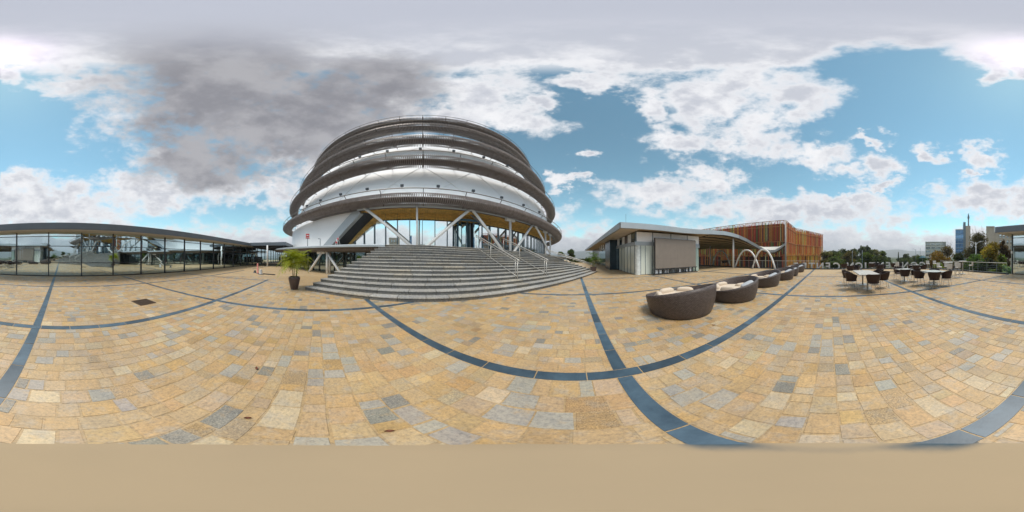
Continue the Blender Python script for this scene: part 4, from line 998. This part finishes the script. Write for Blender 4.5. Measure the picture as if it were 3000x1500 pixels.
# white bar tables and stools
def bar_table(x, y, label):
    t_ = thing('bar_table', label, 'bar table', (x, y, 0), group='white bar tables')
    MB().lathe([(.001, 1.10), (.36, 1.10), (.36, 1.065), (.001, 1.06)], n=24).build('table_top', M['white_plastic'], t_)
    MB().tube([(0, 0, .02), (0, 0, 1.07)], .035, 10).build('pedestal', M['stainless'], t_, True); MB().lathe([(.25, 0), (.24, .02), (.05, .03)], n=18).build('foot', M['stainless'], t_)
def stool_proto():
    t_ = thing('bar_stool', 'x', 'bar stool'); MB().lathe([(.001, .76), (.18, .765), (.2, .74), (.17, .70), (.001, .70)], n=16).build('seat', M['white_plastic'], t_, True)
    rows = [[(-.2 * math.cos(R(a)), .2 * math.sin(R(a)), z) for a in range(-75, 76, 15)] for z in (.76, .90, 1.04)]
    b = MB(); b.grid(rows); b.grid([[(p[0] * .92, p[1] * .92, p[2]) for p in r_] for r_ in rows][::-1]); b.build('backrest', M['white_plastic'], t_, True)
    for sx, sy in ((-1, -1), (-1, 1), (1, -1), (1, 1)): MB().tube([(sx * .11, sy * .11, .71), (sx * .2, sy * .2, 0)], .012, 6).build('leg', M['stainless'], t_, True)
    MB().tube([(.17 * math.cos(t), .17 * math.sin(t), .25) for t in np.linspace(0, 2 * math.pi, 17)], .01, 6).build('foot_ring', M['stainless'], t_, True); return t_
spx = stool_proto(); sf = [True]
def stool(x, y, fa_, lb):
    o_ = spx if sf[0] else copy_tree(spx); sf[0] = False
    o_.location = (x, y, 0); o_.rotation_euler = (0, 0, R(fa_)); tag(o_, lb, 'bar stool', 'white bar stools')
bar_table(8.75, -7.75, 'white round bar table among stools, nearer the dining tables'); bar_table(9.6, -10.2, 'white round bar table nearer the glass hall')
for a in ((8.1, -7.3, -30, 'white bar stool at the left of the nearer bar table'), (8.2, -8.2, 30, 'white bar stool at the right of the nearer bar table, back to the camera'), (9.3, -7.4, 200, 'white bar stool behind the nearer bar table, to the left'), (9.4, -8.2, 160, 'white bar stool behind the nearer bar table, to the right'),
          (9.5, -9.4, -60, 'white bar stool left of the bar table near the glass hall'), (9.1, -10.7, 40, 'white bar stool right of the bar table near the glass hall'), (13.4, -9.2, 180, 'white bar stool far off at the plaza edge, left of a pair'), (13.2, -9.9, 180, 'white bar stool far off at the plaza edge, right of a pair'), (12.2, -5.3, 20, 'white bar stool behind the small square table')): stool(*a)

# ------------------------------------------------------------------ plants
def leaf_cloud(n, blobs_, size, c, cvar=.35, seed=0, flat=.0):
    n = int(n * 3.2); size = size * 1.25; c = tuple(1.35 * v for v in c)
    """n small leaf quads filling ellipsoids blobs_ = [(x,y,z,rx,ry,rz)]; returns V, F, tint"""
    g_ = np.random.default_rng(seed); w = np.array([b[3] * b[4] * b[5] for b in blobs_]) ** .67; idx = g_.choice(len(blobs_), n, p=w / w.sum()); B = np.array(blobs_)[idx]
    d_ = g_.normal(size=(n, 3)); d_ /= np.linalg.norm(d_, axis=1)[:, None]; rad_ = g_.random(n)[:, None] ** .45
    P = B[:, :3] + d_ * rad_ * B[:, 3:6]
    a = g_.normal(size=(n, 3)); a[:, 2] *= (1 - flat); a /= np.linalg.norm(a, axis=1)[:, None]
    b = np.cross(a, g_.normal(size=(n, 3))); b /= np.linalg.norm(b, axis=1)[:, None]
    s_ = size * g_.uniform(.6, 1.4, n)[:, None]
    V = np.stack([P - a * s_, P + b * s_ * .45, P + a * s_, P - b * s_ * .45], 1).reshape(-1, 3)
    bl_ = g_.uniform(1 - cvar, 1 + cvar, len(blobs_))[idx]
    t = np.c_[np.array(c)[None] * (bl_ * g_.uniform(.7, 1.3, n))[:, None] * (1 + g_.normal(0, .08, (n, 3))), np.ones(n)]
    return V, np.arange(4 * n).reshape(-1, 4), np.repeat(np.clip(t, .005, .6), 4, 0)
def tree(x, y, z0, h_, w, c, label, group='trees beyond the plaza edge', name='broadleaf_tree', n=1500, seed=0, narrow=False, leaf=.16, cat='tree', trunk=True, bare=0):
    t_ = thing(name, label, cat, (x, y, z0), group=group); g_ = random.Random(seed)
    bl = []
    nb = 26 if not narrow else 7
    for k in range(nb):
        if narrow:
            f = (k + .5) / nb; rr_ = w * .5 * (1 - .75 * f); bl.append((0, 0, h_ * (.3 + .65 * f), rr_ * .8, rr_ * .8, h_ * .1)); continue
        a = g_.random() * 6.28; q = g_.random() ** .6; zz = g_.uniform(-1, 1); ho = w * .40 * q * math.sqrt(max(.10, 1 - zz * zz * .75)); sz = w * g_.uniform(.16, .27)
        bl.append((ho * math.cos(a), ho * math.sin(a), h_ * .60 + zz * h_ * .30, sz, sz, min(sz, h_ * .14) * g_.uniform(.7, 1.1)))
    if not narrow: bl.append((w * .05, 0, h_ * .93, w * .12, w * .12, h_ * .07))
    V, F, T = leaf_cloud(n, bl, leaf, c, .4, seed)
    link_mesh('crown', np_mesh('crown', V, F, M['leaf'], T), t_)
    if trunk:
        b = MB(); b.tube([(0, 0, 0), (.02 * h_ * g_.uniform(-1, 1), .02 * h_, h_ * .3), (0, 0, h_ * .62), (.05, .03, h_ * .9)], [.028 * h_, .022 * h_, .014 * h_, .004 * h_], 7)
        for q in bl[:6]: b.tube([(0, 0, h_ * g_.uniform(.25, .5)), (q[0] * .6, q[1] * .6, q[2] * .85), (q[0], q[1], q[2] + q[5] * .4)], [.011 * h_, .008 * h_, .003 * h_], 5)
        for k in range(bare * 3):
            a = g_.random() * 6.28; b.tube([(0, 0, h_ * .6), (w * .15 * math.cos(a), w * .15 * math.sin(a), h_ * .9), (w * .26 * math.cos(a + g_.uniform(-.6, .6)), w * .26 * math.sin(a + g_.uniform(-.6, .6)), h_ * g_.uniform(.98, 1.14))], [.004 * h_, .0025 * h_, .001 * h_], 4)
        b.build('trunk', M['bark'], t_)
    return t_
def upos(u, r_): a = R((u - 1500) * .12 - YAW); return r_ * math.sin(a), r_ * math.cos(a)
def vz(v, r_): return 1.6 + r_ * math.tan(R((750 - v) * .12))
G1, G2, G3 = (.060, .082, .026), (.045, .062, .026), (.10, .10, .032)
TREES = [(2425, 738, 34, 62, G3, 'olive green bushy tree right beside the coloured slat building'), (2441, 735, 30, 66, G2, 'dark tree second from the slat building'), (2459, 734, 30, 64, G1, 'mid green tree third from the slat building'),
         (2475, 731, 26, 70, G2, 'dark green tree left of the tall pole'), (2490, 737, 34, 56, (.10, .085, .028), 'yellowish tree behind the sign letter N'), (2503, 729, 22, 68, G2, 'slim dark tree behind the first tall pole'), (2523, 721, 24, 74, (.05, .062, .03), 'tall grey green tree, left of the two tallest'),
         (2541, 720, 22, 76, (.045, .058, .032), 'tallest loose crowned tree, right of the two tallest'), (2536, 742, 44, 50, (.07, .10, .02), 'bright green low tree before the tallest trees'), (2556, 732, 26, 68, G1, 'dense green tree right of the tallest trees'), (2569, 732, 26, 64, G3, 'olive tree with yellow flecks right of the tallest trees'),
         (2590, 738, 26, 66, G1, 'last green tree of the row before the gap to the hills'), (2604, 756, 18, 90, G2, 'small dark tree in the gap before the hills'), (2640, 757, 22, 90, G2, 'low dark tree under the thin cypress'), (2660, 745, 30, 70, G2, 'dark round tree left of the pale office block'), (2690, 748, 34, 62, G1, 'green tree below the pale office block'), (2705, 752, 30, 55, (.05, .085, .03), 'fresh green tree beside the blue parasol'), (2650, 760, 30, 58, G1, 'low green tree before the dark round tree'), (2450, 752, 44, 48, G1, 'low shadowy tree behind the letters E and C'), (2570, 752, 40, 48, G2, 'low shadowy tree behind the letters T and N')]
for i, (u, v, w, r_, c, lb) in enumerate(TREES):
    x, y = upos(u, r_); zt_ = vz(v, r_); z0 = -4.7; tree(x, y, z0, zt_ - z0, w * R(.12) * r_ * 1.3, c, lb, seed=i, n=1300, leaf=.20)
x, y = upos(2632, 85); tree(x, y, -4.7, vz(739, 85) + 4.7, 1.3, G2, 'thin dark cypress standing alone before the hills', name='cypress_tree', seed=40, narrow=True, n=500, leaf=.15)
NEAR = [(2752, 737, 62, 34, (.135, .085, .022), 'orange brown autumn tree left of the blue glass tower', 3, 2200), (2776, 718, 44, 38, (.10, .075, .03), 'thin half bare tree with twigs above the autumn tree', 8, 700), (2815, 742, 44, 30, (.035, .05, .02), 'dark green palm like tree before the blue glass tower', 0, 1800),
        (2868, 684, 84, 40, (.062, .055, .024), 'big brown green tree between tower and tan building', 5, 3200), (2905, 712, 62, 31, (.20, .155, .025), 'yellow leaved tree before the tan building', 0, 2000), (2942, 702, 40, 34, (.07, .045, .02), 'rust and dark green tree next to the glass hall', 0, 1600)]
for i, (u, v, w, r_, c, lb, bare, n) in enumerate(NEAR):
    x, y = upos(u, r_); tree(x, y, -4.7, vz(v, r_) + 4.7, w * R(.12) * r_ * 1.2, c, lb, seed=60 + i, n=n, leaf=.15, bare=bare, group='trees beside the glass hall')
BUSH = [(2757, 772, 30, 20.5, (.13, .17, .02), 'bright yellow green bush behind the white stools'), (2818, 768, 44, 22, (.05, .03, .02), 'dark reddish shrub behind the bar tables'), (2850, 745, 44, 21, (.05, .085, .025), 'tall leafy green shrub left of the lamp post'), (2880, 762, 40, 18.5, (.045, .075, .03), 'green shrub behind the railing, middle one'), (2905, 758, 40, 20, (.02, .025, .022), 'very dark shrub behind the railing'), (2932, 745, 36, 17.5, (.09, .12, .035), 'pale green banana like shrub beside the glass hall'), (2945, 778, 26, 15.5, (.16, .24, .17), 'mint green low shrub at the hall corner'), (2800, 765, 40, 24, (.07, .06, .02), 'brownish shrub behind the bar tables on the left')]
for i, (u, v, w, r_, c, lb) in enumerate(BUSH):
    x, y = upos(u, r_); tree(x, y, -4.6, vz(v, r_) + 4.6, w * R(.12) * r_ * 1.8, c, lb, seed=90 + i, n=1100, leaf=.13, name='shrub', cat='shrub', group='shrubs behind the railing')
for i, (u, v, w, r_, z0, c, lb) in enumerate(((1643, 736, 20, 34, .2, (.06, .085, .03), 'round green shrub beyond the top of the stairs'), (1672, 727, 22, 36, -.3, (.05, .075, .03), 'taller shrub beyond the stairs, right of the round one'), (1700, 757, 40, 44, -1, (.06, .07, .03), 'low greenery beyond the stairs beside the potted palm'), (1722, 755, 26, 48, -1, (.05, .06, .03), 'low dark shrub left of the small potted palm'), (838, 757, 26, 44, 0, (.05, .075, .03), 'green shrub far off behind the big potted palm'))):
    x, y = upos(u, r_); tree(x, y, z0, vz(v, r_) - z0, w * R(.12) * r_ * 1.2, c, lb, seed=120 + i, n=700, leaf=.14, name='shrub', cat='shrub', group='shrubs near the stairs')

def palm(x, y, hp, rp, ht, label, sq=False, c=(.25, .29, .03), seed=1, nf=26, pot_cat='potted palm'):
    t_ = thing('potted_palm', label, 'potted palm', (x, y, 0), group='palms in brown pots'); g_ = random.Random(seed)
    if not sq: MB().lathe([(.01, .01), (rp * .56, 0), (rp * .62, .02), (rp * .86, hp * .5), (rp, hp * .8), (rp * .97, hp * .93), (rp * .86, hp), (rp * .78, hp), (rp * .76, hp * .93)], n=32).build('pot', M['pot'], t_, True)
    else:
        b = MB(); a0, a1 = rp * .72, rp
        b.add([(-a0, -a0, 0), (a0, -a0, 0), (a0, a0, 0), (-a0, a0, 0), (-a1, -a1, hp), (a1, -a1, hp), (a1, a1, hp), (-a1, a1, hp), (-a1 * .85, -a1 * .85, hp), (a1 * .85, -a1 * .85, hp), (a1 * .85, a1 * .85, hp), (-a1 * .85, a1 * .85, hp), (-a1 * .8, -a1 * .8, hp * .88), (a1 * .8, -a1 * .8, hp * .88), (a1 * .8, a1 * .8, hp * .88), (-a1 * .8, a1 * .8, hp * .88)],
              [(0, 3, 2, 1)] + [(i + 4 * l, (i + 1) % 4 + 4 * l, (i + 1) % 4 + 4 * l + 4, i + 4 * l + 4) for l in range(3) for i in range(4)]); b.build('pot', M['pot'], t_)
    MB().lathe([(.001, hp * .96), (rp * .77, hp * .93)], n=20).build('pebbles', M['pebble'], t_)
    tops = []
    for k in range(5):
        a = g_.random() * 6.28; q = (rp * .35 * math.cos(a), rp * .35 * math.sin(a)); tp = (q[0] * 1.8, q[1] * 1.8, hp + (ht - hp) * g_.uniform(.30, .45)); tops.append(tp)
        MB().tube([(q[0], q[1], hp * .9), ((q[0] + tp[0]) / 2, (q[1] + tp[1]) / 2, (hp + tp[2]) / 2), tp], [.022, .017, .012], 6).build('stem', M['stem'], t_, True)
    Vs = []; Fs = []; Ts = []; cnt = 0
    for k in range(nf):
        tp = Vector(tops[k % 5]); a = g_.random() * 6.28; L = (ht - hp) * g_.uniform(.62, .9); up = g_.uniform(.25, 1.0); dr = Vector((math.cos(a), math.sin(a), 0)); pts = []
        for s_ in np.linspace(0, 1, 15):
            pts.append(tp + dr * (L * (.75 - .35 * up) * s_ * 1.15) + Vector((0, 0, L * (up * s_ * 1.0 - (.55 + .25 * (1 - up)) * s_ ** 2.4))))
        Vf = []; Ff = []
        side = dr.cross(Vector((0, 0, 1)))
        for j in range(1, 14):
            p = pts[j]; d_ = (pts[j + 1] - pts[j - 1]).normalized(); ll = L * .30 * math.sin(math.pi * (j / 14) ** .8) + .05
            for sg in (-1, 1):
                tip = p + (side * sg * .8 + d_ * .75 + Vector((0, 0, -.18))).normalized() * ll; wv = d_ * .016
                b0 = len(Vf); Vf += [p - wv, p + wv, p + (tip - p) * .6 + wv, tip]; Ff.append((b0, b0 + 1, b0 + 2, b0 + 3))
        b0 = len(Vf); 
        for j in range(14):
            q0, q1 = pts[j], pts[j + 1]; wv = side * .008; b1 = len(Vf); Vf += [q0 - wv, q0 + wv, q1 + wv, q1 - wv]; Ff.append((b1, b1 + 1, b1 + 2, b1 + 3))
        kk = g_.uniform(.65, 1.35); tt = np.tile([c[0] * kk, c[1] * kk, c[2] * kk, 1], (len(Vf), 1))
        link_mesh('frond', np_mesh('frond', np.array([tuple(v_) for v_ in Vf]), np.array(Ff), M['leaf'], tt), t_)
    return t_
palm(-7.85, -1.14, .64, .288, 2.35, 'bright green palm in a glossy brown round pot at the foot of the stairs', seed=3, nf=58)
palm(1.9, 16.0, .56, .30, 2.35, 'green palm in a square tapered brown pot beyond the stairs', True, (.09, .15, .02), 8, 28)
palm(-31.5, -7.2, .6, .35, 2.6, 'small far potted palm under the canopy beside the glass hall', False, (.07, .11, .02), 12, 16)

# ------------------------------------------------------------------ coloured slat building beyond the plaza
SB = thing('slat_building', 'tall box building clad in red, orange and yellow vertical slats', 'building', (43.4, 12.3, -4.6)); so_ = (43.4, 12.3, -4.6)
zt_ = 11.3; zb_ = -4.6
A0, A1 = Vector((43.4, 58)), Vector((43.4, 12.3)); B1 = Vector((57.6, 12.5)); C1 = Vector((76.5, 3.4)); C2 = Vector((86, 30))
MB(so_).prism([(44.1, 58), (44.1, 12.95), (57.9, 13.2), (77, 4.1), (86, 30), (70, 58)], zb_, zt_ - .6).build('walls', plain('dark_red_wall', (.05, .022, .016), .7, 0, .4, .3), SB)
PAL = [(.50, .07, .03), (.56, .15, .03), (.58, .22, .05), (.58, .38, .09), (.36, .05, .03), (.42, .14, .04), (.22, .06, .05), (.58, .20, .05), (.62, .45, .26), (.50, .10, .04), (.58, .17, .04), (.20, .20, .08), (.52, .13, .03), (.46, .16, .05)]
WARM = [(.54, .14, .04), (.56, .19, .05), (.48, .10, .04), (.56, .26, .07), (.40, .12, .05), (.50, .11, .05), (.54, .33, .16)]
def slats(P, Q, n, pal, seed, low=None):
    g_ = random.Random(seed); dirv = (Q - P); nrm = Vector((dirv.y, -dirv.x)).normalized()
    if nrm.dot(-P) < 0: nrm = -nrm
    ang = math.atan2(dirv.y, dirv.x)
    for k in range(n):
        p = P + dirv * ((k + .5) / n) + nrm * (.10 + .12 * g_.random()); w = dirv.length / n * g_.choice((.30, .4, .5)); zz0 = g_.choice((zb_, zb_, 1.2)); zz1 = zt_ - g_.choice((0, .0, .15, .3))
        m_ = MB(so_); z_ = zz0
        for zc in (g_.uniform(1.3, 2.6), g_.uniform(5.2, 5.8), zz1):
            cc = g_.choice(low) if low and zc < 3 else g_.choice(pal)
            if zc > z_: m_.box((p.x, p.y, (z_ + zc) / 2), (w, .12, zc - z_ - .02), ang, (min(.72, cc[0] * 1.25), cc[1] * 1.35, cc[2] * 1.1, 1)); z_ = zc
        m_.build('slat', M['slat'], SB)
slats(A1, A0, 100, PAL, 1); YEL = [(.55, .28, .05), (.58, .24, .04), (.50, .14, .04), (.58, .36, .08)]
slats(A1, B1, 46, WARM, 2, YEL); slats(B1, C1, 60, WARM + PAL[:5], 3, YEL)
for (P, Q) in ((A0, A1), (A1, B1), (B1, C1)):
    dirv = Q - P; nrm = Vector((dirv.y, -dirv.x)).normalized(); nrm = nrm if nrm.dot(-P) > 0 else -nrm
    for z in (zt_ + .05, zt_ - 1.6, 5.4, 1.6):
        m_ = MB(so_); a, b = P + nrm * .34, Q + nrm * .34; m_.bar((a.x, a.y, z), (b.x, b.y, z), .10, .16); m_.build('frame_beam', plain('orange_beam', (.42, .17, .06), .6) if 'orange_beam' not in bpy.data.materials else bpy.data.materials['orange_beam'], SB)
MB(so_).tube([(43.1, 12.0, zb_), (43.1, 12.0, zt_ + .1)], .22, 10).build('corner_column', M['concrete'], SB, True)
for k, (x, y, hgt) in enumerate(((52, 16, .9), (62, 14, 1.1), (74, 10, 2.0))): MB(so_).bb((x - .6, y - .4, zt_ - .6), (x + .6, y + .4, zt_ + hgt * .6)).build('roof_box', M['steel_dark'], SB)

# ------------------------------------------------------------------ far buildings
def far_building(u0, u1, v, r_, wall, label, floors, bays, wmat, deep=14, name='office_block', zb_=-8):
    x0, y0 = upos(u0, r_); x1, y1 = upos(u1, r_); p = ((x0 + x1) / 2, (y0 + y1) / 2, zb_); z1 = vz(v, r_)
    t_ = thing(name, label, 'building', p); d_ = Vector((p[0], p[1], 0)).normalized() * deep; a, b = Vector((x0, y0, 0)), Vector((x1, y1, 0))
    MB(p).prism([(a.x, a.y), (b.x, b.y), (b.x + d_.x, b.y + d_.y), (a.x + d_.x, a.y + d_.y)], zb_, z1).build('walls', M[wall], t_)
    MB(p).bar(a + Vector((0, 0, z1 + .1)) - d_ * .01, b + Vector((0, 0, z1 + .1)) - d_ * .01, .5, .5).build('parapet', M[wall], t_)
    for f in range(floors):
        for k in range(bays):
            q0 = a + (b - a) * ((k + .12) / bays); q1 = a + (b - a) * ((k + .88) / bays); zc = z1 - (f + .62) * 3.3
            w_ = MB(p); w_.bar(q0 + Vector((0, 0, zc)) - d_ * .008, q1 + Vector((0, 0, zc)) - d_ * .008, .25, 1.5); w_.build('window', M[wmat], t_)
    return t_, a, b, d_, z1, p
t_, a, b, d_, z1, p = far_building(2711, 2772, 712, 150, 'cream_wall', 'pale cream office block with dark window bands far beyond the trees', 5, 4, 'lower_glass')
t_, a, b, d_, z1, p = far_building(2799, 2823, 676, 110, 'concrete', 'blue glass office tower with a tan core and rooftop mast', 0, 0, 'blue_glass', name='glass_tower')
for f in range(6):
    for k in range(5):
        q0 = a + (b - a) * ((k + .04) / 5); q1 = a + (b - a) * ((k + .96) / 5); MB(p).bar(q0 + Vector((0, 0, z1 - 1.3 - 3.2 * f)) - d_ * .012, q1 + Vector((0, 0, z1 - 1.3 - 3.2 * f)) - d_ * .012, .12, 2.9).build('curtain_pane', M['blue_glass'], t_)
x0, y0 = upos(2822, 109); x1, y1 = upos(2829, 109); MB(p).prism([(x0, y0), (x1, y1), (x1 + d_.x, y1 + d_.y), (x0 + d_.x, y0 + d_.y)], -8, vz(653, 109)).build('grey_core', M['mullion'], t_)
x0, y0 = upos(2829, 109.5); x1, y1 = upos(2843, 109.5); MB(p).prism([(x0, y0), (x1, y1), (x1 + d_.x, y1 + d_.y), (x0 + d_.x, y0 + d_.y)], -8, vz(664, 109.5)).build('tan_core', M['tan_wall'], t_)
x0, y0 = upos(2837, 112); MB(p).tube([(x0, y0, vz(666, 112)), (x0, y0, vz(645, 112)), (x0, y0, vz(640, 112)), (x0, y0, vz(634, 112)), (x0, y0, vz(627, 112))], [.5, .45, .8, .5, .05], 8).build('mast', M['mullion'], t_)
t_, a, b, d_, z1, p = far_building(2889, 2914, 667, 88, 'tan_wall', 'tan concrete building with small square windows behind the yellow tree', 0, 0, 'lower_glass')
x0, y0 = upos(2914, 88.5); x1, y1 = upos(2972, 88.5); zz = vz(681, 88); MB(p).prism([(x0, y0), (x1, y1), (x1 + d_.x, y1 + d_.y), (x0 + d_.x, y0 + d_.y)], -8, zz).build('wing', M['tan_wall'], t_)
for f in range(4):
    for uu in (2928, 2938, 2949, 2960):
        q0 = Vector((*upos(uu, 88.2), zz - 2.4 - 3.2 * f)); q1 = Vector((*upos(uu + 5, 88.2), zz - 2.4 - 3.2 * f)); MB(p).bar(q0, q1, .2, 1.7).build('window', M['lower_glass'], t_)

# ------------------------------------------------------------------ poles, lamps, parasol beyond the edge
def pole(u, v, r_, label, arms=0, group='slim poles beyond the plaza'):
    x, y = upos(u, r_); z1 = vz(v, r_); t_ = thing('lamp_post' if arms else 'pole', label, 'lamp post' if arms else 'pole', (x, y, -4.6), group=group); p = (x, y, -4.6)
    MB(p).tube([(x, y, -4.6), (x, y, z1)], [.09, .05], 8).build('shaft', M['white'] if arms == 2 else M['mullion'], t_, True)
    rt = Vector((math.cos(R(YAW)) * 0 + y, -x, 0)).normalized()
    if arms:
        for sg in ((-1, 1) if arms == 2 else (-1,)):
            b_ = MB(p); q = Vector((x, y, z1)); b_.tube([q - Vector((0, 0, .4)), q + rt * sg * .35 + Vector((0, 0, .0)), q + rt * sg * (.85 if arms == 2 else 1.2) + Vector((0, 0, .12))], .045, 6); b_.build('lamp_arm', M['white'] if arms == 2 else M['mullion'], t_, True)
            MB(p).bar(q + rt * sg * (.8 if arms == 2 else 1.1) + Vector((0, 0, .14)), q + rt * sg * (1.15 if arms == 2 else 1.6) + Vector((0, 0, .17)), .16, .06).build('lamp_head', M['white'], t_)
pole(2859, 712, 24, 'white lamp post with two spread arms before the big tree', 2); pole(2683, 733, 55, 'grey street lamp with one arm beyond the tables', 1); pole(2696, 729, 60, 'thin dark pole beside the pale office block'); pole(2497, 737, 45, 'thin pale pole behind the trees near the letter N'); pole(2526, 735, 42, 'thin pale pole rising behind the letter O')
x, y = upos(2703, 44); t_ = thing('parasol', 'blue green canvas parasol beyond the plaza edge', 'parasol', (x, y, -1.5)); MB().tube([(0, 0, 0), (0, 0, 3.1)], .03, 6).build('pole', M['white'], t_)
MB().lathe([(.95, 2.35), (.55, 2.75), (.05, 3.0)], n=8).build('canopy', M['umbrella'], t_)

LITTER = [(-1.81, -0.71, 30.0, 0.07, 'curled rust brown leaf on the paving below the stairs and the potted palm'), (-0.95, -0.43, 120.0, 0.05, 'thin dark dry leaf on the paving near the round screed patch'), (-0.79, 0.37, 75.0, 0.055, 'small brown leaf on the paving close to the screed patch, facing the stairs'), (2.65, 2.3, 140.0, 0.07, 'brown leaf on the paving just in front of the nearest daybed')]
# ------------------------------------------------------------------ litter on the paving
M['dry_leaf'] = plain('dry_leaf', (.17, .055, .025), .7, 0, .3, 20)
for (x, y, a, sz, lb) in LITTER:
    b_ = MB(); n_ = 8; up_ = [(sz * (q / n_ - .5), sz * .28 * math.sin(math.pi * q / n_), .004 + sz * .25 * abs(q / n_ - .5) + .01) for q in range(n_ + 1)]; lo_ = [(p[0], -p[1] * .8, p[2] * .7) for p in up_]; md_ = [(p[0], 0, .004) for p in up_]
    b_.grid([up_, md_, lo_]); o_ = b_.build('dry_leaf', M['dry_leaf']); o_.location = (x, y, .002); o_.rotation_euler = (0, 0, R(a)); tag(o_, lb, 'leaf', 'dry leaves on the paving')

# ------------------------------------------------------------------ the air: thin haze over the valley
k = NT('haze_air'); k.t.nodes.remove(k.b); pv = k.n('ShaderNodeVolumePrincipled'); pv.inputs['Color'].default_value = (.93, .95, .98, 1); pv.inputs['Density'].default_value = .00042; pv.inputs['Anisotropy'].default_value = .2
k.l(pv.outputs[0], k.out.inputs['Volume'])
hz = MB().bb((-5450, -5450, -62), (5450, 5450, 152)).build('haze', k.m); tag(hz, kind='stuff')
